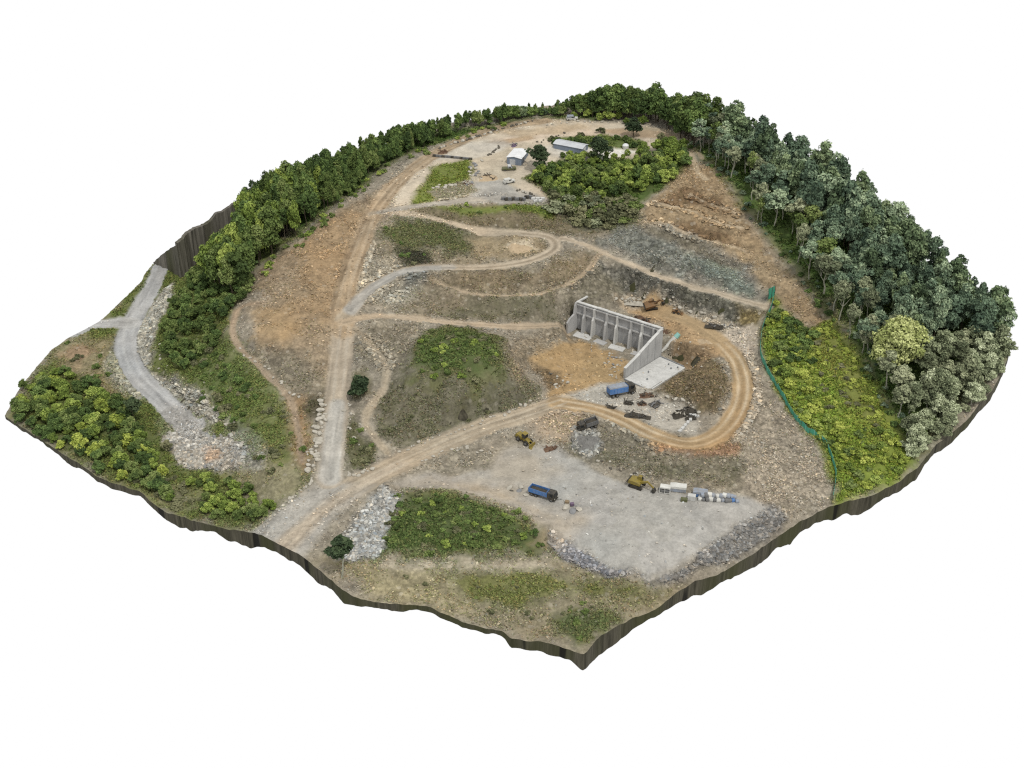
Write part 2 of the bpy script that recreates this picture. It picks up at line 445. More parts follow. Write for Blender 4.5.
area([(612, 298), (630, 294), (668, 300), (700, 310), (735, 325), (740, 335), (700, 322), (660, 308)], 1.2, 2, col=(172, 156, 130), rub=0.8, sto=0.7, veg=0.05)
area([(715, 335), (752, 326), (760, 350), (745, 360), (730, 345)], 1.2, 2, col=(180, 164, 142), rub=0.5, sto=0.5, veg=0)
area([(655, 393), (672, 370), (700, 360), (724, 366), (732, 396), (716, 412), (690, 408)], 1.5, 2, col=(116, 101, 75), rub=0.75, veg=0.6, den=0.2, sto=0.5, amp=1.5)
area([(672, 345), (700, 346), (712, 356), (700, 366), (676, 358)], 1.5, 2, col=(134, 112, 83), rub=0.6, veg=0.2, amp=0.6)
# --- right green slope and the floor of the wood
area([(690, 148), (712, 165), (742, 205), (775, 245), (805, 282), (836, 330), (830, 300), (850, 340), (890, 420), (912, 465), (1012, 345), (960, 270), (840, 185), (720, 140)], 3, 2,
     col=(78, 98, 52), veg=0.4, den=1.2, rub=0.05, sto=0, amp=0.4)
area([(772, 296), (784, 312), (808, 330), (832, 322), (862, 360), (896, 420), (915, 462), (895, 488), (836, 506), (834, 480), (816, 442), (786, 408), (766, 370), (761, 342)], 1.5, 1.5,
     col=(116, 130, 56), veg=0.35, den=1.3, rub=0.05, sto=0.0, amp=0.7)
area([(800, 335), (832, 328), (862, 370), (890, 430), (880, 450), (850, 410), (822, 370)], 3, 3, col=(116, 122, 62), veg=0.6, den=1.0)
# --- front corner
area([(308, 562), (345, 540), (372, 556), (420, 556), (480, 556), (555, 556), (640, 582), (700, 582), (585, 655), (480, 628), (402, 605)], 3, 3, col=(142, 130, 100), veg=0.6, den=0.3, rub=0.45, amp=0.6)
area([(375, 560), (420, 558), (545, 562), (552, 570), (500, 575), (420, 572), (380, 570)], 1.2, 2, col=(170, 157, 130), veg=0.15, den=0.05, rub=0.4)
area([(430, 575), (520, 574), (600, 585), (660, 590), (640, 600), (560, 595), (520, 610), (470, 600)], 3, 3, col=(112, 113, 70), veg=0.7, den=0.5)
area([(555, 615), (600, 610), (628, 618), (600, 640), (575, 648), (555, 635)], 2, 3, col=(92, 98, 68), veg=0.8, den=0.8)
area([(350, 572), (440, 575), (470, 610), (410, 600), (372, 600)], 3, 3, col=(152, 140, 102), veg=0.4, den=0.25, rub=0.6)
area([(370, 556), (385, 516), (405, 492), (440, 488), (500, 505), (545, 528), (552, 552), (480, 558), (420, 556)], 3.0, 4.5, col=(80, 92, 56), veg=0.9, den=1.0, rub=0.1, amp=0.6)
area([(528, 545), (548, 525), (552, 548)], 1, 1.5, col=(130, 118, 85), den=0.2)
# --- rip-rap
area([(338, 540), (362, 508), (384, 490), (402, 494), (398, 512), (388, 530), (378, 556), (352, 562), (330, 556)], 1.2, 1.5, col=(141, 141, 138), rub=1.0, veg=0.1, den=0.03, sto=1.0, amp=0.4)
area([(160, 436), (196, 428), (232, 432), (248, 452), (238, 472), (200, 470), (172, 460)], 1.2, 2, col=(150, 144, 132), rub=1.0, veg=0.15, den=0.05, sto=1.0, amp=0.5)
area([(205, 448), (222, 448), (222, 460), (206, 462)], 1, 1.5, col=(163, 138, 112), rub=1.0)
area([(222, 415), (258, 440), (262, 470), (240, 470), (232, 440)], 2, 2, col=(140, 142, 140), rub=0.9, sto=0.8, k=0.8)
area([(162, 290), (176, 280), (172, 300), (158, 330), (152, 356), (150, 368), (175, 376), (205, 392), (236, 424), (205, 420), (178, 398), (150, 384), (134, 362), (134, 335), (150, 306)], 1.2, 1.5,
     col=(147, 144, 130), rub=1.0, veg=0.3, den=0.12, sto=0.8)
area([(105, 362), (118, 345), (130, 380), (150, 408), (135, 402), (112, 385)], 1.2, 1.5, col=(140, 138, 118), rub=0.9, veg=0.4, den=0.2, sto=0.6)
area([(548, 528), (575, 545), (610, 568), (650, 580), (655, 590), (605, 577), (565, 560), (552, 545)], 1.0, 1.2, col=(118, 118, 122), rub=1.0, veg=0.05, den=0, sto=1.0, amp=0.35)
area([(742, 516), (772, 506), (786, 520), (770, 536), (720, 566), (690, 578), (655, 588), (648, 579), (690, 562), (725, 536)], 1.0, 1.2, col=(114, 113, 111), rub=1.0, veg=0.05, den=0, sto=1.0, amp=0.35)
# --- gravel yard
area([(392, 486), (430, 472), (450, 477), (490, 468), (505, 450), (530, 446), (556, 448), (590, 470), (640, 488), (690, 494), (745, 498), (770, 508), (735, 526), (690, 562), (648, 580), (610, 568),
      (572, 544), (548, 526), (505, 504), (450, 489), (405, 489)], 1.2, 1.0, col=(157, 155, 150), rub=0.14, veg=0.02, den=0, amp=0.07, sto=0.06, zone=1)
area([(400, 486), (440, 478), (490, 484), (540, 506), (580, 520), (560, 536), (505, 503), (450, 489)], 5, 2.5, col=(166, 147, 117), k=0.9)
area([(470, 470), (505, 450), (535, 446), (560, 470), (530, 490), (490, 480)], 5, 3, col=(164, 150, 126), k=0.7)
area([(412, 470), (435, 452), (470, 447), (494, 452), (490, 468), (455, 474)], 1.2, 1.5, col=(142, 132, 112), rub=0.6, veg=0.3, den=0.1, sto=0.6, amp=0.35)
# --- roads
r = road([(272, 552), (300, 524), (335, 498), (370, 479), (420, 453), (475, 430), (530, 412), (565, 401)], (12.0, 7.5), 1.5, 0.8, col=(170, 152, 124), rub=0.15, veg=0.03, den=0, amp=0.06, sto=0.05, zone=2, bench=3.5)
area([(244, 536), (290, 500), (318, 484), (342, 482), (374, 486), (345, 510), (318, 540), (304, 558), (272, 545)], 1.5, 1.0, col=(160, 155, 145), rub=0.3, veg=0.05, den=0, amp=0.08, sto=0.12, zone=2)
road([(285, 545), (315, 518), (350, 492), (400, 465)], (6.0, 4.0), 2.5, 1.0, col=(172, 155, 130), k=0.9)
road([(330, 478), (333, 440), (337, 400), (341, 360), (345, 322)], (7.6, 7.6), 1.0, 0.5, col=(165, 149, 125), rub=0.12, veg=0.02, den=0, amp=0.05, sto=0.04, zone=2, bench=3.5)
road([(330, 476), (332, 450), (334, 428), (337, 405)], (7.0, 5.5), 1.6, 0.8, col=(169, 166, 158), k=0.9)
road([(344, 330), (342, 305), (352, 268), (364, 235), (374, 212), (398, 182), (430, 157), (468, 138), (500, 128), (545, 121)], (8.0, 6.0), 1.5, 1.0, col=(161, 139, 108), rub=0.2, veg=0.05, den=0, amp=0.1, sto=0.1, zone=2, bench=3.5)
ruts([(344, 330), (342, 305), (352, 268), (364, 235), (374, 212), (398, 182), (430, 157)], 1.4, 0.8, (178, 158, 128))
road([(332, 310), (338, 280), (352, 245), (366, 218)], 1.2, 1.2, 1.2, col=(120, 101, 76), k=0.8)
road([(344, 318), (362, 296), (384, 280), (408, 270), (440, 268), (490, 267), (525, 262), (546, 255), (556, 246), (548, 237), (520, 233), (480, 232)], (5.6, 4.6), 1.0, 0.9, col=(166, 150, 124), rub=0.12, veg=0.02, den=0, amp=0.05, sto=0.04, zone=2, bench=3.5)
road([(350, 310), (366, 294), (388, 279), (410, 271), (450, 268)], (5.0, 4.5), 1.2, 0.5, col=(158, 155, 148), k=0.95)
ruts([(440, 268), (490, 267), (525, 262), (546, 255), (556, 246), (548, 237), (520, 233)], 1.3, 0.9, (188, 170, 142))
road([(372, 213), (400, 214), (430, 218), (455, 225), (480, 232)], (3.5, 4.0), 1.0, 0.6, col=(176, 158, 130), rub=0.15, veg=0.02, den=0, amp=0.06, zone=2, bench=3.5)
road([(380, 212), (405, 208), (435, 204), (470, 200), (500, 198)], (3.5, 5.0), 1.0, 0.5, col=(163, 154, 138), rub=0.15, veg=0.02, den=0, amp=0.06, zone=2, bench=3.5)
road([(344, 322), (370, 317), (400, 317), (450, 323), (500, 326), (545, 326), (566, 324)], (4.2, 3.4), 1.0, 1.0, col=(168, 148, 119), rub=0.15, veg=0.02, den=0, amp=0.06, sto=0.05, zone=2, bench=3.5)
ruts([(370, 317), (400, 317), (450, 323), (500, 326), (545, 326)], 1.1, 0.8, (184, 165, 137))
road([(430, 280), (450, 288), (475, 294), (510, 296), (545, 293), (570, 284), (588, 271), (596, 258), (606, 251)], (1.6, 2.0), 0.9, 0.8, col=(168, 149, 120), rub=0.2, veg=0.05, amp=0.1, zone=3, bench=3.5)
road([(562, 238), (600, 250), (650, 268), (700, 286), (740, 299), (770, 307)], (3.0, 3.4), 1.0, 0.8, col=(172, 154, 126), rub=0.12, veg=0.02, den=0, amp=0.05, sto=0.03, zone=2, bench=3.5)
ruts([(562, 238), (600, 250), (650, 268), (700, 286), (740, 299), (768, 306)], 1.1, 0.8, (195, 177, 152))
RING = [(650, 306), (690, 322), (720, 342), (737, 362), (743, 388), (736, 414), (717, 435), (690, 444), (656, 436), (620, 418), (590, 408), (558, 403)]
road(RING, (7.0, 7.0), 1.2, 0.8, col=(166, 140, 101), rub=0.12, veg=0.02, den=0, amp=0.08, sto=0.04, zone=2, bench=3.5)
road([(745, 410), (726, 438), (695, 450), (655, 444)], (3.0, 4.0), 2.0, 1.0, col=(156, 124, 82), k=0.7)
ruts(RING[2:], 1.5, 0.8, (200, 180, 146), 0.75)
ruts(RING[2:], 0.3, 0.7, (140, 114, 78), 0.5)
ruts(RING, 2.7, 0.7, (142, 118, 82), 0.5)
road([(355, 330), (372, 346), (386, 366), (384, 388), (370, 408), (366, 424), (376, 440), (388, 452)], (2.4, 2.4), 1.0, 0.8, col=(162, 146, 119), rub=0.25, veg=0.1, den=0.02, amp=0.1, zone=3, bench=3.5)
ruts([(372, 346), (386, 366), (384, 388), (370, 408), (366, 424), (376, 440)], 0.9, 0.6, (180, 164, 136))
r = road([(161, 266), (152, 288), (141, 306), (131, 326), (126, 350), (138, 376), (160, 398), (180, 418), (192, 430)], (7.0, 9.5), 0.9, 0.6, col=(158, 159, 160), rub=0.12, veg=0.02, den=0, amp=0.05, sto=0.04, zone=2, bench=3.5)
road([(130, 324), (112, 324), (92, 326), (74, 334)], (8.0, 5.0), 0.9, 0.6, col=(160, 160, 159), rub=0.12, veg=0.02, den=0, amp=0.05, zone=2)
road([(262, 304), (245, 306), (236, 314), (233, 332), (240, 348), (262, 368), (288, 396), (298, 430), (302, 462)], (2.8, 2.0), 0.9, 0.8, col=(158, 137, 110), rub=0.3, veg=0.1, den=0.02, amp=0.15, zone=3, bench=3.5)
road([(640, 128), (670, 132), (688, 142), (692, 158), (698, 172), (706, 180)], (3.0, 2.2), 0.9, 0.5, col=(176, 158, 126), rub=0.15, veg=0.05, amp=0.06, zone=3, bench=3.5)
road([(702, 158), (694, 148), (684, 140)], (1.5, 1.5), 0.7, 0.5, col=(170, 152, 120), veg=0.1, zone=3)

STO = np.clip(STO + 0.45 * EDGE_ * (ZONE == 0), 0, 1)
RUB = np.clip(RUB + 0.25 * EDGE_ * (ZONE == 0), 0, 1)
# beds of rock and soil that crop out along the slopes
gyy, gxx = np.gradient(GH, STEP)
steep = np.clip(np.hypot(gxx, gyy) * 2.2 - 0.25, 0, 1) * (ZONE == 0)
bed = vnoise(GH * 1.1 + 2.2 * fbm(GX, GY, 16, 3, 401), 0.05 * GX + 3, 402) + 0.6 * vnoise(GH * 2.6 + 1.5 * fbm(GX, GY, 9, 3, 403), 0.08 * GX + 9, 404) - 0.8
C_ *= (1 + 0.34 * bed * steep * (1 - np.clip(DEN, 0, 1)))[..., None]
area([(172, 414), (196, 412), (214, 432), (206, 448), (184, 446), (166, 432)], 5, 4, col=(150, 147, 140), rub=0.9, veg=0.1, sto=0.85, amp=0.3, k=0.85)
area([(500, 132), (560, 124), (600, 126), (570, 132), (520, 138)], 1.5, 2.5, col=(168, 146, 112), k=0.7)
area([(470, 146), (500, 140), (512, 144), (492, 152), (474, 154)], 1.5, 2, col=(172, 166, 154), k=0.7)
area([(545, 146), (566, 142), (600, 156), (572, 162), (550, 156)], 1.5, 2, col=(186, 180, 168), k=0.7)
area([(478, 196), (500, 186), (530, 192), (548, 204), (500, 206)], 1.5, 2, col=(150, 147, 140), k=0.8)
# wheel marks on the main roads
MAIN = [(285, 545), (318, 512), (350, 490), (400, 464), (475, 431), (530, 412), (565, 401)]
ruts(MAIN, 1.3, 0.6, (186, 172, 146), 0.7)
ruts(MAIN, 2.6, 0.5, (134, 118, 94), 0.5)
ruts([(331, 470), (334, 430), (338, 395), (341, 360), (345, 325)], 1.4, 0.6, (186, 178, 162), 0.5)
ruts([(331, 470), (334, 430), (338, 395), (341, 360), (345, 325)], 2.9, 0.5, (138, 126, 106), 0.45)
ruts([(342, 305), (352, 268), (364, 235), (374, 212), (398, 182), (430, 157)], 2.6, 0.7, (126, 106, 80), 0.6)
ruts([(440, 268), (490, 267), (525, 262), (546, 255), (556, 246), (548, 237), (520, 233)], 0.2, 0.6, (138, 120, 94), 0.6)
ruts([(150, 292), (136, 314), (128, 340), (138, 376), (160, 398), (180, 418)], 1.6, 0.6, (182, 182, 180), 0.5)
# slow drift of tone over the bare ground (patches of soil that differ)
tone = 1 + 0.10 * fbm(GX, GY, 30, 3, 21) + 0.07 * fbm(GX, GY, 7, 3, 33)
C_ *= tone[..., None]
warm = 0.05 * fbm(GX, GY, 18, 3, 44)
C_ *= np.stack([1 + warm, np.ones_like(warm), 1 - warm], -1)

for (px_, py_), R_, z_ in (((640, 560), 60, 1), ((560, 470), 40, 1), ((700, 520), 45, 1), ((520, 150), 80, 4), ((650, 420), 30, 4)):
    q_ = hit_base(px_, py_)
    rr = np.hypot(GX - q_[0], GY - q_[1])
    th = np.arctan2(GY - q_[1], GX - q_[0])
    sw_ = (vnoise(rr * 0.75, th * 5, 17) - 0.5) * np.clip(1.4 - rr / R_, 0, 1) * (RUB < 0.3)
    C_ *= (1 + 0.11 * sw_)[..., None]
grey_ = C_.mean(-1, keepdims=True)
chroma_ = np.clip((1 - C_[..., 2:3] / C_[..., 0:1] - 0.46) / 0.22, 0, 1)
sat_ = np.where((C_[..., 1:2] > C_[..., 0:1] * 0.97), 0.95, 0.66 + 0.17 * chroma_)
C_ = grey_ + (C_ - grey_) * sat_
C_ = np.clip(C_ * np.array([1.19, 1.185, 1.15]), 0.004, 0.8)

# --- unevenness
rug = fbm(GX, GY, 6.5, 5, 61, 0.6)
ridge = 1 - np.abs(fbm(GX, GY, 11.0, 4, 71, 0.5)) * 2.2
fine = fbm(GX, GY, 1.7, 2, 81)
GH = GH + AMP * (1.15 * rug + 0.85 * ridge) + fine * np.clip(AMP, 0, 0.6) * 0.55 + RUB * fine * 0.12

# --- ditches and washed-out gullies
for P_, wd_, dp_ in (([(330, 314), (338, 282), (352, 246), (366, 218), (372, 208)], 2.4, 0.8), ([(262, 372), (286, 398), (302, 420), (309, 450)], 1.6, 1.0), ([(246, 350), (268, 372), (292, 396)], 1.4, 0.9),
                    ([(270, 300), (296, 330), (318, 372)], 2.0, 0.7), ([(290, 270), (318, 300), (332, 318)], 1.8, 0.7), ([(425, 300), (452, 306), (500, 312)], 1.6, 0.9), ([(380, 330), (400, 348), (405, 372)], 1.6, 0.9),
                    ([(600, 430), (640, 455), (700, 474)], 1.5, 0.7), ([(770, 395), (790, 440), (800, 490)], 1.8, 0.8), ([(752, 400), (768, 450), (772, 490)], 1.6, 0.7), ([(660, 214), (690, 226), (725, 232)], 2.0, 1.2),
                    ([(640, 244), (680, 262), (730, 288)], 1.6, 0.8), ([(610, 276), (660, 290), (720, 312)], 1.5, 0.8), ([(510, 348), (530, 362), (540, 380)], 1.8, 1.0), ([(660, 400), (690, 385), (715, 372)], 2.0, 1.0)):
    w_, m_, d_, t_ = road_mask(P_, wd_, 1.8, 1.6)
    GH[w_] -= dp_ * m_ * (0.5 + 0.9 * vnoise(GX[w_] / 5, GY[w_] / 5, 55))

# --- ground levelled for what is built on it
for P, z, soft in (([(22.0, 386.5), (51.8, 367.0), (37.0, 350.2), (30.5, 355.5), (19.5, 381.5)], 2.55, 3.5), ([(37.2, 351.5), (51.5, 368.2), (63.4, 359.0), (48.7, 341.7)], 2.75, 1.6)):
    P = np.array(P)
    w_ = window(P, soft + 2)
    d_, _p = seg_dist(GX[w_], GY[w_], P, True)
    d_ = np.where(inside(GX[w_], GY[w_], P), d_, -d_)
    m_ = np.clip(d_ / soft + 1.0, 0, 1)
    GH[w_] = GH[w_] * (1 - m_) + z * m_


def height(x, y):
    u, v = (np.asarray(x, float) - X0) / STEP, (np.asarray(y, float) - Y0) / STEP
    i = np.clip(np.floor(u).astype(int), 0, NX - 2)
    j = np.clip(np.floor(v).astype(int), 0, NY - 2)
    a, b = u - i, v - j
    return (GH[j, i] * (1 - a) + GH[j, i + 1] * a) * (1 - b) + (GH[j + 1, i] * (1 - a) + GH[j + 1, i + 1] * a) * b


def field(arr, x, y):
    i = np.clip(np.round((np.asarray(x) - X0) / STEP).astype(int), 0, NX - 1)
    j = np.clip(np.round((np.asarray(y) - Y0) / STEP).astype(int), 0, NY - 1)
    return arr[j, i]


def spot(px, py):
    """the ground point seen at a photo point"""
    p = hit_base(px, py)
    return Vector((p[0], p[1], float(height(p[0], p[1]))))


# ------------------------------------------------------------------ materials
def new_mat(name):
    m = bpy.data.materials.new(name)
    m.use_nodes = True
    nt = m.node_tree
    b = nt.nodes['Principled BSDF']
    b.inputs['Roughness'].default_value = 0.9
    b.inputs['Specular IOR Level'].default_value = 0.15
    return m, nt, b


def node(nt, typ, **k):
    n = nt.nodes.new(typ)
    for a, v in k.items():
        if a.startswith('i_'):
            n.inputs[a[2:].replace('_', ' ')].default_value = v
        else:
            setattr(n, a, v)
    return n


def math_n(nt, op, a, b=None, clamp=False):
    n = nt.nodes.new('ShaderNodeMath')
    n.operation = op
    n.use_clamp = clamp
    for i, v in enumerate((a, b)):
        if v is None:
            continue
        if isinstance(v, (int, float)):
            n.inputs[i].default_value = v
        else:
            nt.links.new(v, n.inputs[i])
    return n.outputs[0]


def mix_n(nt, blend, fac, a, b):
    n = nt.nodes.new('ShaderNodeMix')
    n.data_type = 'RGBA'
    n.blend_type = blend
    n.clamp_factor = True
    for s, v in ((n.inputs[0], fac), (n.inputs[6], a), (n.inputs[7], b)):
        if isinstance(v, (int, float)):
            s.default_value = v
        elif isinstance(v, (tuple, list, np.ndarray)):
            s.default_value = (*[float(q) for q in v][:3], 1)
        else:
            nt.links.new(v, s)
    return n.outputs[2]


def noise_n(nt, vec, scale, detail=4, rough=0.6):
    n = node(nt, 'ShaderNodeTexNoise')
    n.inputs['Scale'].default_value = scale
    n.inputs['Detail'].default_value = detail
    n.inputs['Roughness'].default_value = rough
    nt.links.new(vec, n.inputs['Vector'])
    return n.outputs['Fac']


def ramp_n(nt, v, lo, hi, a=0.0, b=1.0):
    n = nt.nodes.new('ShaderNodeMapRange')
    n.inputs[1].default_value, n.inputs[2].default_value = lo, hi
    n.inputs[3].default_value, n.inputs[4].default_value = a, b
    nt.links.new(v, n.inputs[0])
    return n.outputs[0]


def ground_material():
    m, nt, b = new_mat('quarry_soil')
    L = nt.links
    col = node(nt, 'ShaderNodeVertexColor', layer_name='soil').outputs['Color']
    par = node(nt, 'ShaderNodeVertexColor', layer_name='cover').outputs['Color']
    sep = node(nt, 'ShaderNodeSeparateColor')
    L.new(par, sep.inputs[0])
    rub, veg = sep.outputs[0], sep.outputs[1]
    pos = node(nt, 'ShaderNodeNewGeometry').outputs['Position']
    # tone of the soil
    n1 = noise_n(nt, pos, 0.22, 9, 0.68)
    n2 = noise_n(nt, pos, 1.3, 5, 0.65)
    amt = math_n(nt, 'ADD', math_n(nt, 'MULTIPLY', rub, 0.55), 0.25)
    f1 = ramp_n(nt, n1, 0.28, 0.72, -0.75, 0.75)
    f2 = ramp_n(nt, n2, 0.25, 0.75, -0.6, 0.6)
    tone = math_n(nt, 'ADD', math_n(nt, 'MULTIPLY', math_n(nt, 'ADD', f1, f2), math_n(nt, 'MULTIPLY', amt, 0.95)), 1.0)
    # stones: every cell a stone of its own tone
    wob = node(nt, 'ShaderNodeTexNoise')
    wob.inputs['Scale'].default_value = 0.9
    L.new(pos, wob.inputs['Vector'])
    vm = node(nt, 'ShaderNodeVectorMath', operation='MULTIPLY_ADD')
    L.new(wob.outputs['Color'], vm.inputs[0])
    vm.inputs[1].default_value = (0.9, 0.9, 0.9)
    L.new(pos, vm.inputs[2])
    vo = node(nt, 'ShaderNodeTexVoronoi')
    vo.inputs['Scale'].default_value = 0.85
    L.new(vm.outputs[0], vo.inputs['Vector'])
    vs = node(nt, 'ShaderNodeSeparateColor')
    L.new(vo.outputs['Color'], vs.inputs[0])
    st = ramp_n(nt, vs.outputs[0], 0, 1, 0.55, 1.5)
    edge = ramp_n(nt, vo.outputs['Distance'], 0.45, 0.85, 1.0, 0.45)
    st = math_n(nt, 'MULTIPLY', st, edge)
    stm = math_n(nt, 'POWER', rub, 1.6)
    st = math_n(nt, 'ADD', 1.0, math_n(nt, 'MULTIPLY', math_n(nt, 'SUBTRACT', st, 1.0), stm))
    # a few pale stones lying about
    vo2 = node(nt, 'ShaderNodeTexVoronoi')
    vo2.inputs['Scale'].default_value = 0.55
    L.new(vm.outputs[0], vo2.inputs['Vector'])
    vs2 = node(nt, 'ShaderNodeSeparateColor')
    L.new(vo2.outputs['Color'], vs2.inputs[0])
    pale = math_n(nt, 'MULTIPLY', math_n(nt, 'GREATER_THAN', vs2.outputs[1], 0.80), math_n(nt, 'LESS_THAN', vo2.outputs['Distance'], 0.34))
    pale = math_n(nt, 'MULTIPLY', pale, math_n(nt, 'MULTIPLY', rub, 0.5))
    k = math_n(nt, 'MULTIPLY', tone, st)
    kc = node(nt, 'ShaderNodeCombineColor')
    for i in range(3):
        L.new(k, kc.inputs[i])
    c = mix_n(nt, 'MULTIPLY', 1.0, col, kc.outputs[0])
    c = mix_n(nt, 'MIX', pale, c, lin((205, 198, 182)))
    # scrub: patches of dry and green growth
    n3 = noise_n(nt, pos, 0.34, 8, 0.72)
    n4 = noise_n(nt, pos, 0.9, 4, 0.6)
    vm3 = ramp_n(nt, n3, 0.46, 0.60, 0.0, 1.0)
    vcol = mix_n(nt, 'MIX', ramp_n(nt, n4, 0.35, 0.65), lin((74, 76, 52)), lin((118, 118, 78)))
    dark = mix_n(nt, 'MIX', 0.55, c, vcol)
    c = mix_n(nt, 'MIX', math_n(nt, 'MULTIPLY', vm3, math_n(nt, 'MULTIPLY', veg, 0.85)), c, dark)
    L.new(c, b.inputs['Base Color'])
    bump = node(nt, 'ShaderNodeBump')
    bump.inputs['Distance'].default_value = 0.8
    L.new(math_n(nt, 'ADD', math_n(nt, 'MULTIPLY', amt, 0.7), 0.1), bump.inputs['Strength'])
    hb = math_n(nt, 'ADD', n1, math_n(nt, 'MULTIPLY', n2, 0.8))
    hb = math_n(nt, 'SUBTRACT', hb, math_n(nt, 'MULTIPLY', math_n(nt, 'MULTIPLY', vo.outputs['Distance'], stm), 0.9))
    L.new(hb, bump.inputs['Height'])
    L.new(bump.outputs[0], b.inputs['Normal'])
    b.inputs['Roughness'].default_value = 0.95
    return m


M_GROUND = ground_material()

# ------------------------------------------------------------------ the slab's outline
EDGE_PX = [(5, 417, 1.2), (20, 427, 1.5), (37, 437, 1.3), (52, 448, 1.6), (67, 458, 3.0), (82, 466, 1.7), (96, 476, 2.2), (110, 482, 2.6), (124, 487, 2.2), (140, 493, 1.8), (152, 503, 2.6), (165, 512, 3.6), (180, 517, 4.2), (196, 522, 3.2),
           (215, 527, 2.0), (226, 529, 4.4), (240, 531, 4.8), (255, 533, 5.2), (266, 538, 5.0), (280, 545, 4.2), (302, 557, 4.6), (320, 571, 5.0), (330, 581, 3.4), (342, 591, 4.2), (356, 599, 3.4), (374, 603, 2.2), (390, 605, 3.0), (402, 605, 2.6), (417, 605, 1.6),
           (432, 610, 1.8), (446, 616, 1.9), (464, 623, 2.1), (483, 628, 2.2), (496, 631, 1.4), (505, 634, 2.0), (511, 639, 3.2), (530, 643, 3.6), (549, 645, 3.8), (567, 650, 4.0), (585, 655, 4.8),
           (594, 644, 5.6), (602, 636, 5.6), (611, 630, 5.4), (620, 625, 5.6), (634, 617, 4.2), (649, 612, 2.8), (664, 603, 3.0), (680, 592, 4.0), (695, 582, 5.0), (706, 579, 5.2), (715, 577, 4.6), (736, 565, 4.2), (757, 552, 5.8),
           (770, 543, 5.2), (780, 536, 5.0), (793, 527, 6.6), (805, 519, 4.6), (818, 512, 4.4), (830, 507, 5.6), (850, 502, 5.4), (872, 496, 5.0), (895, 485, 3.6), (906, 476, 4.4), (917, 469, 5.0),
           (926, 458, 3.4), (936, 445, 3.0), (952, 433, 4.0), (966, 422, 3.2), (980, 404, 4.0), (992, 392, 3.4), (1002, 372, 4.0), (1010, 352, 4.0)]
BACK_PX = [(1003, 330), (982, 314), (952, 292), (922, 264), (892, 237), (864, 216), (836, 200), (780, 164), (720, 138), (690, 124), (655, 114), (620, 109), (600, 107), (570, 107), (540, 109), (510, 113), (480, 120), (450, 127), (420, 136), (390, 145), (360, 155), (330, 168),
           (300, 184), (275, 202), (252, 227), (215, 252), (182, 279)]
LEFT_PX = [(168, 268), (153, 263), (146, 274), (140, 285), (128, 296), (115, 308), (100, 321), (84, 330), (70, 337), (55, 348), (44, 358), (32, 374), (20, 389), (11, 405)]
OUT = []
DEPTH = []
for a, b_, d in EDGE_PX:
    OUT.append(hit_base(a, b_)[:2])
    DEPTH.append(d)
# behind the crest the ground is hidden: those points stand at their surveyed height
BACK_Z = [17, 19.5, 22.5, 25.5, 28, 30.5, 32.5, 35, 36.5, 36, 35.5, 35.5, 35.5, 35, 34.5, 34, 33, 32, 31, 29.5, 28, 25.5, 22, 18, 13.5, 6, 1.5]
for (a, b_), z in zip(BACK_PX, BACK_Z):
    OUT.append(at(a, b_, z)[:2])
    DEPTH.append(4.5)
for a, b_ in LEFT_PX:
    OUT.append(hit_base(a, b_)[:2])
    DEPTH.append(3.0)
OUT, DEPTH = np.array(OUT), np.array(DEPTH)


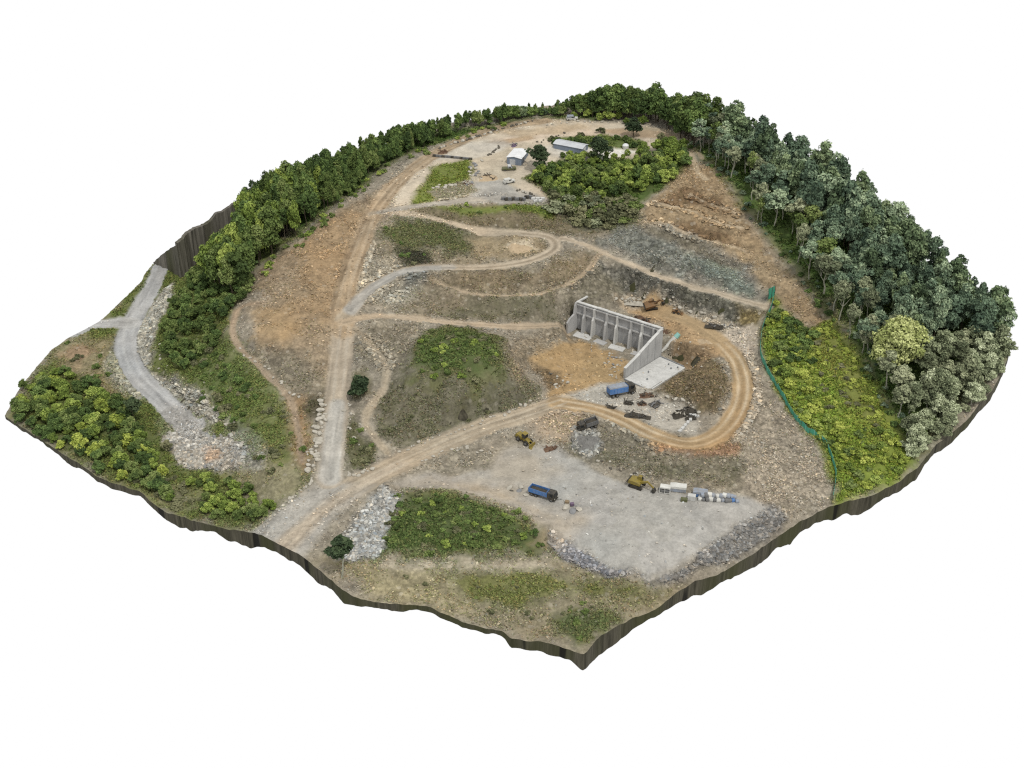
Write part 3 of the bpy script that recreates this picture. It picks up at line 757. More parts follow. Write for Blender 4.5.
def build_ground():
    ins = inside(GX, GY, OUT)
    # keep cells whose four corners lie inside
    cell = ins[:-1, :-1] & ins[1:, :-1] & ins[:-1, 1:] & ins[1:, 1:]
    vid = -np.ones((NY, NX), int)
    used = np.zeros((NY, NX), bool)
    for a in (slice(0, -1), slice(1, None)):
        for b_ in (slice(0, -1), slice(1, None)):
            used[a, b_] |= cell
    vid[used] = np.arange(used.sum())
    X, Y, Z = GX[used].copy(), GY[used].copy(), GH[used].copy()
    full = np.zeros((NY, NX), int)
    for a in (slice(0, -1), slice(1, None)):
        for b_ in (slice(0, -1), slice(1, None)):
            full[a, b_] += cell
    rim = used & (full < 4)
    # the rim is drawn out to the outline itself
    rid = vid[rim]
    rx, ry = GX[rim], GY[rim]
    d, pos = seg_dist(rx, ry, OUT, True)
    i = np.floor(pos).astype(int) % len(OUT)
    t = (pos - np.floor(pos))[:, None]
    foot = OUT[i] * (1 - t) + OUT[(i + 1) % len(OUT)] * t
    near = d < 1.6
    X[rid[near]], Y[rid[near]] = foot[near, 0], foot[near, 1]
    Z[rid] = height(X[rid], Y[rid])
    dep = DEPTH[i] * (1 - t[:, 0]) + DEPTH[(i + 1) % len(OUT)] * t[:, 0]
    j, i2 = np.nonzero(cell)
    quads = np.stack([vid[j, i2], vid[j, i2 + 1], vid[j + 1, i2 + 1], vid[j + 1, i2]], 1)
    zone = ZONE[j, i2]
    V = np.stack([X, Y, Z], 1)
    cols = C_[used]
    cov = np.stack([RUB[used], VEG[used], AMP[used]], 1)
    # normals of the whole sheet, so that no seam shows where two surfaces meet
    nrm = np.zeros_like(V)
    A, B, Cc, D = (V[quads[:, q]] for q in range(4))
    fn = np.cross(Cc - A, D - B)
    for q in range(4):
        np.add.at(nrm, quads[:, q], fn)
    nrm /= np.linalg.norm(nrm, axis=1)[:, None]
    names = {0: 'ground', 1: 'gravel_yard', 2: 'haul_road', 3: 'dirt_path', 4: 'gravel_apron'}
    for z, nm in names.items():
        q = quads[zone == z]
        if not len(q):
            continue
        u, inv = np.unique(q, return_inverse=True)
        me = bpy.data.meshes.new(nm)
        me.from_pydata([], [], [])
        me.vertices.add(len(u))
        me.vertices.foreach_set('co', V[u].astype(np.float32).ravel())
        me.loops.add(len(q) * 4)
        me.polygons.add(len(q))
        me.loops.foreach_set('vertex_index', inv.reshape(-1).astype(np.int32))
        me.polygons.foreach_set('loop_start', np.arange(0, len(q) * 4, 4, dtype=np.int32))
        me.polygons.foreach_set('use_smooth', np.ones(len(q), bool))
        me.update(calc_edges=True)
        for an, data in (('soil', cols[u]), ('cover', cov[u])):
            at_ = me.color_attributes.new(an, 'FLOAT_COLOR', 'POINT')
            buf = np.ones((len(u), 4), np.float32)
            buf[:, :3] = data
            at_.data.foreach_set('color', buf.ravel())
        me.normals_split_custom_set_from_vertices(nrm[u].astype(np.float32))
        me.materials.append(M_GROUND)
        o = bpy.data.objects.new(nm, me)
        o['kind'] = 'structure'
        COL.objects.link(o)
    # --- the cut edge of the slab: down from the rim, and the underside
    e = np.concatenate([quads[:, [a, (a + 1) % 4]] for a in range(4)])
    key = np.sort(e, 1)
    _, idx, cnt = np.unique(key, axis=0, return_index=True, return_counts=True)
    be = e[idx[cnt == 1]]
    depv = np.full(len(V), 4.0)
    depv[rid] = dep
    depv *= 1 + 0.35 * fbm(V[:, 0], V[:, 1], 6, 3, 91)
    ids = np.unique(be)
    remap = -np.ones(len(V), int)
    remap[ids] = np.arange(len(ids))
    n = len(ids)
    top = V[ids]
    mid = top - np.stack([0 * ids, 0 * ids, depv[ids]], 1)
    verts = np.concatenate([top, mid])
    faces = [(int(remap[b2]), int(remap[a]), int(remap[a]) + n, int(remap[b2]) + n) for a, b2 in be]
    # underside, on every fourth grid line
    me = bpy.data.meshes.new('cut_bank')
    me.from_pydata(verts.tolist(), [], faces)
    me.update()
    o = bpy.data.objects.new('ground_edge', me)
    o['kind'] = 'structure'
    m, nt, b_ = new_mat('cut_earth')
    pos = node(nt, 'ShaderNodeNewGeometry').outputs['Position']
    mp = node(nt, 'ShaderNodeMapping')
    mp.inputs['Scale'].default_value = (0.55, 0.55, 0.03)
    nt.links.new(pos, mp.inputs['Vector'])
    s1 = noise_n(nt, mp.outputs[0], 1.6, 6, 0.75)
    s2 = noise_n(nt, mp.outputs[0], 0.14, 2, 0.5)
    c1 = mix_n(nt, 'MIX', ramp_n(nt, s1, 0.35, 0.68), lin((46, 44, 35)), lin((98, 94, 80)))
    c2 = mix_n(nt, 'MIX', ramp_n(nt, s2, 0.45, 0.6, 0, 0.75), c1, lin((64, 66, 38)))
    s3 = noise_n(nt, mp.outputs[0], 0.33, 2, 0.5)
    c2 = mix_n(nt, 'MIX', ramp_n(nt, s3, 0.66, 0.69, 0, 0.9), c2, lin((20, 19, 15)))
    nt.links.new(c2, b_.inputs['Base Color'])
    me.materials.append(m)
    COL.objects.link(o)
    globals()['M_EARTH'] = m
    # underside
    q4 = quads.copy()
    me2 = bpy.data.meshes.new('underside')
    sub = 6
    gv = {}
    vv, ff = [], []
    for jj in range(0, NY - 1 - sub, sub):
        for ii in range(0, NX - 1 - sub, sub):
            if cell[jj:jj + sub, ii:ii + sub].all():
                f = []
                for (b2, a2) in ((jj, ii), (jj + sub, ii), (jj + sub, ii + sub), (jj, ii + sub)):
                    if (b2, a2) not in gv:
                        gv[(b2, a2)] = len(vv)
                        vv.append((GX[b2, a2], GY[b2, a2], GH[b2, a2] - 1.2))
                    f.append(gv[(b2, a2)])
                ff.append(f)
    me2.from_pydata(vv, [], ff)
    me2.update()
    me2.materials.append(m)
    o2 = bpy.data.objects.new('ground_underside', me2)
    o2['kind'] = 'structure'
    COL.objects.link(o2)


build_ground()

# ------------------------------------------------------------------ light: a bright even overcast
w = bpy.data.worlds.new('World')
sc.world = w
w.use_nodes = True
nt = w.node_tree
bg = nt.nodes['Background']
bg.inputs['Color'].default_value = (1.0, 1.0, 1.0, 1)
bg.inputs['Strength'].default_value = 1.0
sun_d = bpy.data.lights.new('sun', 'SUN')
sun_d.energy = 2.3
sun_d.angle = math.radians(4)
sun_d.color = (1.0, 0.96, 0.9)
sun = bpy.data.objects.new('sun', sun_d)
# from the south-east, high: light comes over the viewer's right shoulder
sun.rotation_euler = Vector((-0.28, 0.52, -1.0)).to_track_quat('-Z', 'Y').to_euler()
sun.location = (100, 200, 300)
COL.objects.link(sun)
sc.view_settings.view_transform = 'Standard'
sc.view_settings.look = 'None'
sc.view_settings.exposure = 0.0
sc.view_settings.gamma = 1.0
sc.render.film_transparent = False
sc.cycles.use_denoising = False
sc.cycles.max_bounces = 4
sc.cycles.filter_width = 1.2
# ------------------------------------------------------------------ helpers for things
def tag(o, label=None, cat=None, group=None, kind=None):
    for k, v in (('label', label), ('category', cat), ('group', group), ('kind', kind)):
        if v:
            o[k] = v
    return o


def empty(name, loc, rz=0.0, label=None, cat=None, group=None):
    o = bpy.data.objects.new(name, None)
    o.location = loc
    o.rotation_euler = (0, 0, rz)
    o.empty_display_size = 0.5
    COL.objects.link(o)
    return tag(o, label, cat, group)


def mesh_np(name, V, F, cols=None, smooth=False):
    """V n x 3; F list of (m x k) index arrays; cols n x 3 in the attribute 'tint'"""
    me = bpy.data.meshes.new(name)
    F = F if isinstance(F, list) else [F]
    F = [f for f in F if len(f)]
    nl = sum(f.size for f in F)
    npg = sum(len(f) for f in F)
    me.vertices.add(len(V))
    me.vertices.foreach_set('co', np.asarray(V, np.float32).ravel())
    me.loops.add(nl)
    me.polygons.add(npg)
    me.loops.foreach_set('vertex_index', np.concatenate([f.ravel() for f in F]).astype(np.int32))
    ls, s = [], 0
    for f in F:
        ls.append(s + np.arange(len(f)) * f.shape[1])
        s += f.size
    me.polygons.foreach_set('loop_start', np.concatenate(ls).astype(np.int32))
    me.polygons.foreach_set('use_smooth', np.full(npg, smooth))
    me.update(calc_edges=True)
    if cols is not None:
        a = me.color_attributes.new('tint', 'FLOAT_COLOR', 'POINT')
        buf = np.ones((len(V), 4), np.float32)
        buf[:, :3] = cols
        a.data.foreach_set('color', buf.ravel())
    return me


def unit(v):
    return v / np.maximum(np.linalg.norm(v, axis=-1, keepdims=True), 1e-9)


def leaf_cloud(r, centres, radii, per, size, squash=0.85, low=-0.55):
    """leaf sprays over the faces of many small boughs; returns verts, quads, tint"""
    Vs, Ts = [], []
    for c, rad in zip(centres, radii):
        n = max(6, int(per * (rad / np.mean(radii)) ** 2))
        d = unit(r.normal(size=(n * 2, 3)))
        d = d[d[:, 2] > low][:n]
        n = len(d)
        # boughs are lumpy, not round
        lump = 1 + 0.22 * np.sin(d[:, 0] * 5 + c[0] * 3) * np.sin(d[:, 1] * 6 + c[1] * 2) + 0.12 * np.sin(d[:, 2] * 9 + c[2])
        p = c + d * (rad * lump * r.uniform(0.72, 1.06, n))[:, None] * (1, 1, squash)
        nm = unit(d * 0.75 + r.normal(size=(n, 3)) * 0.5 + (0, 0, 0.35))
        t = unit(np.cross(nm, r.normal(size=(n, 3))))
        b = np.cross(nm, t)
        s = size * r.uniform(0.55, 1.35, n)[:, None]
        q = r.uniform(0.5, 0.9, n)[:, None]
        sag = -0.25 * s * nm
        quad = np.stack([p - t * s + sag, p - b * s * q, p + t * s + sag, p + b * s * q], 1)
        Vs.append(quad.reshape(-1, 3))
        tone = r.uniform(0, 1)
        Ts.append(np.repeat(np.stack([np.full(n, tone), r.uniform(0, 1, n), r.uniform(0, 1, n)], 1), 4, 0))
    V, T = np.concatenate(Vs), np.concatenate(Ts)
    return V, np.arange(len(V)).reshape(-1, 4), T


def tube(path, radii, n=6):
    """a tapered tube as verts and quads"""
    path = np.asarray(path, float)
    V, F = [], []
    for i, p in enumerate(path):
        d = unit(path[min(i + 1, len(path) - 1)] - path[max(i - 1, 0)])
        a = unit(np.cross(d, (0.3, 1, 0.1)))
        b = np.cross(d, a)
        for k in range(n):
            th = 2 * math.pi * k / n
            V.append(p + radii[i] * (a * math.cos(th) + b * math.sin(th)))
    for i in range(len(path) - 1):
        for k in range(n):
            F.append((i * n + k, i * n + (k + 1) % n, (i + 1) * n + (k + 1) % n, (i + 1) * n + k))
    return np.array(V), np.array(F)


def merge(parts):
    V, F, o = [], [], 0
    for v, f in parts:
        V.append(v)
        F.append(f + o)
        o += len(v)
    return np.concatenate(V), np.concatenate(F)


# ------------------------------------------------------------------ foliage materials
LEAF = 1.12


def foliage(name, a, b, c, spread=0.5, gain=1.0):
    """a dark leaf, b common leaf, c pale leaf; spread widened so the tint also carries crown highlights and darks"""
    k_ = LEAF * gain
    m, nt, bs = new_mat(name)
    t = node(nt, 'ShaderNodeVertexColor', layer_name='tint').outputs['Color']
    s = node(nt, 'ShaderNodeSeparateColor')
    nt.links.new(t, s.inputs[0])
    oi = node(nt, 'ShaderNodeObjectInfo').outputs['Random']
    x = math_n(nt, 'ADD', math_n(nt, 'MULTIPLY', s.outputs[0], 0.45), math_n(nt, 'MULTIPLY', s.outputs[1], 0.35))
    x = math_n(nt, 'ADD', x, math_n(nt, 'MULTIPLY', math_n(nt, 'SUBTRACT', oi, 0.4), spread))
    col = mix_n(nt, 'MIX', ramp_n(nt, x, 0.05, 0.55), lin(a, k_), lin(b, k_))
    col = mix_n(nt, 'MIX', ramp_n(nt, x, 0.5, 1.0), col, lin(c, k_))
    nt.links.new(col, bs.inputs['Base Color'])
    bs.inputs['Roughness'].default_value = 0.75
    return m


F_DARK = foliage('dark_leaves', (46, 58, 42), (80, 95, 68), (124, 136, 102), 0.6, 1.35)
F_COOL = foliage('cool_leaves', (48, 62, 50), (84, 100, 80), (134, 146, 118), 0.6, 1.4)
F_GREY = foliage('greyish_leaves', (78, 86, 64), (120, 126, 98), (164, 168, 136))
F_NIGHT = foliage('darkest_leaves', (36, 48, 34), (58, 72, 48), (88, 100, 70))
F_MID = foliage('green_leaves', (54, 68, 36), (90, 106, 56), (126, 136, 84), 0.5, 1.05)
F_DEEP = foliage('deep_green_leaves', (44, 58, 32), (72, 90, 48), (106, 122, 68), 0.5, 1.3)
F_LIGHT = foliage('bright_leaves', (68, 84, 38), (108, 124, 58), (150, 160, 86), 0.5, 1.2)
F_YEL = foliage('yellowish_leaves', (82, 96, 42), (122, 132, 58), (160, 166, 88), 0.5, 1.3)
F_SPEC = foliage('pale_yellow_leaves', (92, 104, 56), (142, 150, 92), (188, 192, 136))
F_SAGE = foliage('pale_sage_leaves', (88, 96, 72), (140, 148, 116), (190, 196, 166))
F_OLIVE = foliage('dull_scrub_leaves', (66, 70, 48), (100, 102, 74), (136, 134, 102))


def bark(name, a, b):
    m, nt, bs = new_mat(name)
    pos = node(nt, 'ShaderNodeTexCoord').outputs['Object']
    mp = node(nt, 'ShaderNodeMapping')
    mp.inputs['Scale'].default_value = (3, 3, 0.7)
    nt.links.new(pos, mp.inputs['Vector'])
    nt.links.new(mix_n(nt, 'MIX', ramp_n(nt, noise_n(nt, mp.outputs[0], 2.0, 5), 0.35, 0.65), lin(a), lin(b)), bs.inputs['Base Color'])
    return m


B_DARK = bark('dark_bark', (70, 62, 50), (104, 96, 80))
B_PALE = bark('pale_bark', (140, 140, 122), (186, 186, 168))

# ------------------------------------------------------------------ tree and bush shapes (unit: metres, foot at the origin)
def crown_shape(seed, R, z0, z1, n, per, leaf, top=0.5, low=-0.5):
    r = np.random.default_rng(seed)
    zc, hz = (z0 + z1) / 2, (z1 - z0) / 2
    cs, rs = [], []
    for i in range(n):
        u = unit(r.normal(size=3)) * r.uniform(0.30, 0.86)
        w = 1.0 - top * max(0.0, u[2]) ** 1.2
        cs.append((u[0] * R * w, u[1] * R * w, zc + u[2] * hz))
        rs.append(R * r.uniform(0.17, 0.40))
    cs.append((0, 0, z1 - R * 0.30))
    rs.append(R * 0.32)
    return leaf_cloud(r, np.array(cs), np.array(rs), per, leaf, 0.85, low)


def trunk_shape(seed, h, r0, limbs, lean=0.3, spread=1.5):
    r = np.random.default_rng(seed)
    k = 6
    path = np.zeros((k, 3))
    for i in range(1, k):
        path[i] = (path[i - 1][0] + r.uniform(-1, 1) * lean, path[i - 1][1] + r.uniform(-1, 1) * lean, h * i / (k - 1))
    parts = [tube(path, np.linspace(r0, r0 * 0.25, k), 7)]
    for i in range(limbs):
        j = r.integers(2, k - 1)
        p = path[j]
        a = r.uniform(0, 6.28)
        e = p + np.array([math.cos(a) * spread, math.sin(a) * spread, h * 0.22])
        m_ = (p + e) / 2 + np.array([0, 0, -0.15])
        parts.append(tube([p, m_, e], [r0 * 0.5, r0 * 0.35, r0 * 0.12], 5))
    return merge(parts)


SHAPES = {}


def make_shapes():
    def put(kind, crown, trunk):
        V, F, T = crown
        me = mesh_np('crown', V, F, T)
        me.materials.append(F_MID)
        tm = None
        if trunk is not None:
            tm = mesh_np('trunk', trunk[0], trunk[1], None, True)
            tm.materials.append(B_DARK)
        SHAPES.setdefault(kind, []).append((me, tm))
    for s in range(5):      # 12 m broadleaf with full crown
        put('broad', crown_shape(100 + s, 4.2, 2.6, 12.0 + s * .4, 26 + 2 * s, 92, 0.40), trunk_shape(s, 9.5, 0.30, 4))
    for s in range(4):      # 12 m pointed crown
        put('spire', crown_shape(200 + s, 3.5, 2.0, 12.8, 30, 80, 0.38, 0.85), trunk_shape(20 + s, 10, 0.28, 3))
    for s in range(5):      # 12 m, long bare pale stem, high loose crown
        put('slender', crown_shape(300 + s, 2.9, 6.0, 12.0, 17, 80, 0.36, 0.4), trunk_shape(40 + s, 11, 0.20, 5, 0.35, 1.6))
    for s in range(5):      # 6 m low bushy tree
        put('low', crown_shape(400 + s, 3.1, 0.4, 5.8, 22, 90, 0.33), trunk_shape(60 + s, 4.4, 0.18, 3, 0.15))
    for s in range(6):      # 2 m bush
        put('bush', crown_shape(500 + s, 1.6, -0.3, 2.0, 14, 60, 0.22, 0.4, -0.3), trunk_shape(80 + s, 1.3, 0.08, 3, 0.05, 0.6))
    for s in range(2):      # large old tree
        put('large', crown_shape(600 + s, 8.2, 3.0, 17.0, 75, 130, 0.45), trunk_shape(90 + s, 14, 0.5, 7, 0.3, 3.0))


make_shapes()

# ------------------------------------------------------------------ where they stand
SIL = np.array([(160, 256), (204, 219), (250, 189), (258, 181), (270, 173), (284, 171), (292, 163), (305, 164), (322, 150), (335, 151), (352, 140), (378, 134), (395, 125), (412, 122), (440, 118), (455, 112), (485, 109), (505, 104), (525, 106), (550, 107), (560, 104),
                (570, 96), (590, 92), (610, 84), (625, 86), (640, 90), (655, 82), (668, 95), (682, 91), (703, 94), (712, 98), (727, 97), (740, 107), (755, 111), (765, 121), (777, 125), (797, 130), (813, 134), (837, 146), (853, 157), (863, 167), (870, 180), (885, 181),
                (893, 203), (910, 211), (921, 217), (930, 233), (950, 256), (962, 253), (975, 271), (1000, 292), (1010, 301), (1017, 318), (1024, 360)], float)


def crest_limit(x, y, z):
    """how tall a tree may stand here below the crest line of the wood"""
    px, _ = proj((x, y, z))
    lim = np.interp(px, SIL[:, 0], SIL[:, 1])
    d = ray(px, lim)
    return CAM_Z + d[2] * (y / d[1]) - z


def wall_limit(x, y, z):
    px, _ = proj((x, y, z))
    if px > 246:
        return 99.0
    d = ray(px, np.interp(px, [150, 168, 182, 200, 225, 254], [282, 280, 272, 254, 232, 205]))
    return CAM_Z + d[2] * (y / d[1]) - z


def sprinkle(poly, gap, seed, jitter=0.42, margin=1.5):
    """points about gap metres apart inside a world polygon, in turned rows well shaken"""
    r = np.random.default_rng(seed)
    P = np.asarray(poly)
    lo, hi = P.min(0) - 2, P.max(0) + 2
    pts = []
    k = 0
    yy = lo[1]
    while yy < hi[1]:
        n = int((hi[0] - lo[0]) / gap) + 2
        x = lo[0] + (np.arange(n) + 0.5 * (k % 2)) * gap
        y = np.full(n, yy)
        pts.append(np.stack([x, y], 1) + r.uniform(-jitter, jitter, (n, 2)) * gap)
        yy += gap * 0.87
        k += 1
    pts = np.concatenate(pts)
    ok = inside(pts[:, 0], pts[:, 1], P) & inside(pts[:, 0], pts[:, 1], OUT)
    d, _ = seg_dist(pts[:, 0], pts[:, 1], OUT, True)
    return pts[ok & (d > margin)]


def region(px):
    return world_line(px)


SCRUB = []


def plant(kind, name, x, y, h, leaf, label, cat, group, rs, wide=1.0, wood=None, sink=0.15):
    base = {'broad': 12.0, 'spire': 12.2, 'slender': 12.0, 'low': 5.8, 'bush': 2.0, 'large': 17.0}[kind]
    me, tm = SHAPES[kind][int(rs.integers(len(SHAPES[kind])))]
    s = h / base
    z = float(height(x, y)) - sink
    if kind == 'bush' and cat == 'bush' and group != 'small dark bushes on the plateau':
        SCRUB.append((h / math.hypot(x, y), me, (x, y, z), s, s * wide * rs.uniform(0.88, 1.14), rs.uniform(0, 6.28), leaf, label, group, name))
        return None
    root = empty(name, (x, y, z), rs.uniform(0, 6.28), label, cat, group)
    sx = s * wide * rs.uniform(0.88, 1.14)
    root.scale = (sx, sx * rs.uniform(0.9, 1.1), s)
    root.rotation_euler = (rs.uniform(-.05, .05), rs.uniform(-.05, .05), root.rotation_euler[2])
    for nm, m, mt in (('crown' if kind != 'bush' else 'foliage', me, leaf), ('trunk' if kind != 'bush' else 'stem', tm, wood)):
        o = bpy.data.objects.new(nm, m)
        o.parent = root
        COL.objects.link(o)
        if mt:
            o.material_slots[0].link = 'OBJECT'
            o.material_slots[0].material = mt
    return root


rs = np.random.default_rng(77)
FAR = [at(a, b_, z)[:2] for (a, b_), z in zip(BACK_PX, BACK_Z)]

# --- the wood on the right
FRONT_R = region([(688, 147), (700, 160), (716, 174), (740, 207), (772, 247), (803, 285), (834, 332), (858, 366), (882, 408), (902, 450), (914, 468)])
RIM_R = world_line([(917, 469), (936, 445), (966, 422), (992, 392), (1010, 352)])
WOOD_R = np.vstack([FRONT_R, RIM_R, FAR[:10]])
big = spot(893, 372)
n_r = 0
for x, y in sprinkle(WOOD_R, 5.5, 5, 0.42, 0.9):
    d_edge = seg_dist(np.array([x]), np.array([y]), FRONT_R, False)[0][0]
    z = float(height(x, y))
    px, py = proj((x, y, z))
    if d_edge < 2.0 or (x - big.x) ** 2 + (y - big.y) ** 2 < 45:
        continue
    lim = crest_limit(x, y, z)
    corner = py > 352 and px > 900
    if corner:
        h = min(rs.uniform(7.5, 12) * (1.0 if py < 420 else 0.8), lim)
        if h < 3: continue
        plant('broad', 'pale_tree', x, y, h, F_SAGE if rs.uniform() < 0.75 else F_GREY, 'pale sage green tree at the bare corner of the wood above the cut earth edge', 'tree', 'pale trees on the corner of the wood', rs, 1.1, B_PALE)
    elif d_edge < 12.5 and px > 700:
        h = min(rs.uniform(11, 15.5), lim)
        if h < 3: continue
        plant('slender', 'slender_tree', x, y, h, F_GREY if rs.uniform() < 0.36 else (F_COOL if rs.uniform() < .6 else F_MID), 'slender grey green tree with bare pale trunk along the edge of the wood', 'tree',
              'slender trees along the edge of the wood', rs, rs.uniform(.95, 1.3), B_PALE)
    else:
        h = min(rs.uniform(10.5, 18.5) * (1.15 if px < 860 else 1.0), lim * rs.uniform(0.93, 1.0))
        if h < 3: continue
        if px < 720:
            plant('broad', 'broadleaf_tree', x, y, h, F_MID if rs.uniform() < 0.6 else F_DEEP, 'mid green broadleaf tree behind the far end of the plateau', 'tree', 'trees behind the plateau', rs, 1.0, B_DARK)
        else:
            kind = 'spire' if rs.uniform() < 0.45 else 'broad'
            plant(kind, 'forest_tree', x, y, h, F_COOL if rs.uniform() < 0.6 else F_DARK,
                  'pointed dark green tree packed in the wood on the crest' if kind == 'spire' else 'round crowned dark green tree packed in the wood on the crest', 'tree',
                  'pointed dark trees of the wood' if kind == 'spire' else 'round dark trees of the wood', rs, rs.uniform(.66, .98), B_DARK)
    n_r += 1
t = plant('large', 'broadleaf_tree', big.x, big.y, 18.5, F_SPEC, 'large pale yellow green tree standing out of the dark wood', 'tree', None, rs, 1.0, B_PALE)
p = spot(868, 352)
plant('broad', 'broadleaf_tree', p.x, p.y, 12, F_GREY, 'grey green tree in front of the large pale yellow tree', 'tree', None, rs, 1.0, B_PALE)

# low growth that closes the foot of the wood at its rim and along its inner edge
for x, y in sprinkle(np.vstack([RIM_R, (RIM_R * 0.9 + big.xy * 0.1)[::-1]]) if False else WOOD_R, 3.3, 61, 0.45, 0.3):
    dr = seg_dist(np.array([x]), np.array([y]), RIM_R, False)[0][0]
    de = seg_dist(np.array([x]), np.array([y]), FRONT_R, False)[0][0]
    if dr < 8.5:
        plant('low', 'pale_bush', x, y, rs.uniform(2.0, 4.6), F_SAGE if rs.uniform() < .7 else F_GREY, 'pale sage bush on the cut earth edge below the corner of the wood', 'bush', 'pale bushes on the corner edge', rs, 1.1, B_PALE)
    elif de < 7 and rs.uniform() < 0.6:
        plant('bush', 'bush', x, y, rs.uniform(.8, 1.9), F_DEEP if rs.uniform() < .6 else F_COOL, 'low dark bush at the foot of the slender pale trunks', 'bush', 'low bushes at the wood edge', rs, 1.2)
for k in range(16):
    p = spot(772 + 18 * rs.uniform() + 12 * (k % 3), 322 + 3.0 * k)
    plant('bush', 'bush', p.x, p.y, rs.uniform(2.0, 3.2), F_DEEP if k % 3 else F_MID, 'taller dark bush among yellow green ones close behind the mesh fence', 'bush', 'dark bushes behind the mesh fence', rs, 1.1)

# --- the wood along the left crest
FRONT_L = region([(690, 146), (655, 126), (610, 122), (562, 119), (545, 117), (500, 126), (470, 132), (436, 145), (400, 160), (366, 182), (340, 206), (318, 226), (300, 238), (276, 256), (262, 272), (248, 298)])
WOOD_L = np.vstack([FRONT_L, region([(226, 300), (205, 282), (196, 268), (215, 257)]), FAR[9:26][::-1]])
n_l = 0
for x, y in sprinkle(WOOD_L, 3.7, 8, 0.44, 0.8):
    d_edge = seg_dist(np.array([x]), np.array([y]), FRONT_L, False)[0][0]
    z = float(height(x, y))
    px, py = proj((x, y, z))
    if d_edge < 1.6:
        continue
    lim = crest_limit(x, y, z)
    if px > 556:
        h = min(rs.uniform(10, 15), lim * rs.uniform(0.9, 1.0))
        plant('broad', 'broadleaf_tree', x, y, max(h, 3), F_DEEP if rs.uniform() < 0.65 else F_MID, 'tall deep green tree on the crest behind the plateau', 'tree', 'tall trees on the crest', rs, 0.95, B_DARK)
    elif px > 330:
        h = min(rs.uniform(6, 10.5), lim * rs.uniform(0.92, 1.0))
        plant('broad' if rs.uniform() < 0.6 else 'low', 'hedgerow_tree', x, y, max(h, 3), F_DEEP if rs.uniform() < 0.6 else F_MID, 'deep green tree in the belt along the crest above the dirt road', 'tree', 'tree belt along the crest', rs, rs.uniform(.5, .85), B_DARK)
    else:
        lim = min(lim, wall_limit(x, y, z))
        if lim < 1.5:
            continue
        h = min(rs.uniform(9, 15) + (4 if px < 310 else 0), lim * rs.uniform(0.86, 1.02))
        lt = rs.uniform() < 0.72 and py > 196
        plant('slender' if (d_edge < 7 and h > 7 and rs.uniform() < .5) else 'broad', 'broadleaf_tree', x, y, max(h, 1.6), (F_LIGHT if rs.uniform() < .6 else F_MID) if lt else F_DEEP, 'bright green tree on the wooded bank above the bare dirt slope' if lt else 'dark green tree beside the brown cut wall', 'tree',
              'bright trees on the wooded bank' if lt else 'dark trees beside the cut wall', rs, rs.uniform(.5, .85), B_DARK)
    n_l += 1

for px, py, z in ((248, 229, 12.8), (252, 226, 13.4), (257, 221, 14.5), (262, 215, 15.6), (268, 209, 16.8), (275, 204, 18), (283, 199, 20), (291, 195, 21.5)):
    q = at(px, py + 1.5, z)
    zz = float(height(q[0], q[1]))
    plant('broad', 'broadleaf_tree', q[0], q[1], crest_limit(q[0], q[1], zz) * rs.uniform(.9, 1.0), F_NIGHT if rs.uniform() < .5 else F_DEEP, 'dark green tree beside the brown cut wall', 'tree', 'dark trees beside the cut wall', rs, .62, B_DARK)

# --- scrub that thins out along the foot of the left belt
for k in range(60):
    s = rs.uniform(0, 1)
    i_ = int(s * (len(FRONT_L) - 7)) + 5
    f_ = rs.uniform()
    q = FRONT_L[i_] * (1 - f_) + FRONT_L[min(i_ + 1, len(FRONT_L) - 1)] * f_ + rs.normal(size=2) * 1.8 + np.array([1.2, -1.0])
    plant('bush', 'bush', q[0], q[1], rs.uniform(.6, 1.9), F_MID if rs.uniform() < .6 else F_LIGHT, 'low green bush along the foot of the tree belt above the dirt road', 'bush', 'low bushes along the tree belt', rs, 1.2)
# --- thicket between the grey access road and the dirt slope
THICK = region([(262, 272), (248, 296), (232, 312), (226, 338), (205, 358), (186, 378), (176, 372), (160, 348), (166, 326), (178, 302), (190, 284), (206, 276), (230, 290)])
for x, y in sprinkle(THICK, 4.5, 12, 0.4):
    h = min(rs.uniform(3.0, 6.4), wall_limit(x, y, float(height(x, y))))
    if h < 1.2:
        continue
    d = rs.uniform() < 0.45
    plant('low', 'bushy_tree', x, y, h, F_DEEP if d else F_MID, 'dark bushy tree in the thicket beside the grey access road' if d else 'green bushy tree in the thicket beside the grey access road', 'tree',
          'dark thicket beside the access road' if d else 'green thicket beside the access road', rs, 1.0, B_DARK)
# --- bushes of the left lowland
LOW = region([(6, 414), (22, 392), (46, 372), (72, 374), (100, 392), (118, 408), (140, 424), (152, 446), (164, 462), (170, 488), (186, 500), (170, 508), (140, 489), (110, 479), (82, 463), (52, 445), (20, 424)])
for x, y in sprinkle(LOW, 4.5, 15, 0.42, 0.4):
    h = rs.uniform(3.0, 5.8)
    u = rs.uniform()
    plant('low', 'bushy_tree', x, y, h, F_YEL if u < 0.2 else (F_LIGHT if u < 0.45 else (F_MID if u < 0.75 else F_DEEP)), 'bright green bush in the dense growth at the low corner' if u < 0.75 else 'dark green bush among brighter ones at the low corner', 'bush',
          'bright bushes at the low corner' if u < 0.75 else 'dark bushes at the low corner', rs, 1.05, B_DARK)
LOW2 = region([(190, 482), (222, 478), (252, 490), (274, 508), (268, 524), (245, 528), (215, 520), (196, 504)])
for x, y in sprinkle(LOW2, 4.0, 16, 0.42, 1.0):
    u = rs.uniform()
    plant('low', 'bushy_tree', x, y, rs.uniform(2.2, 4.4), F_LIGHT if u < 0.5 else F_MID, 'green bush in the clump above the cut edge below the grey rubble', 'bush', 'bush clump below the grey rubble', rs, 1.05, B_DARK)
LOW3 = region([(120, 486), (150, 470), (190, 478), (210, 512), (180, 510), (160, 500)])
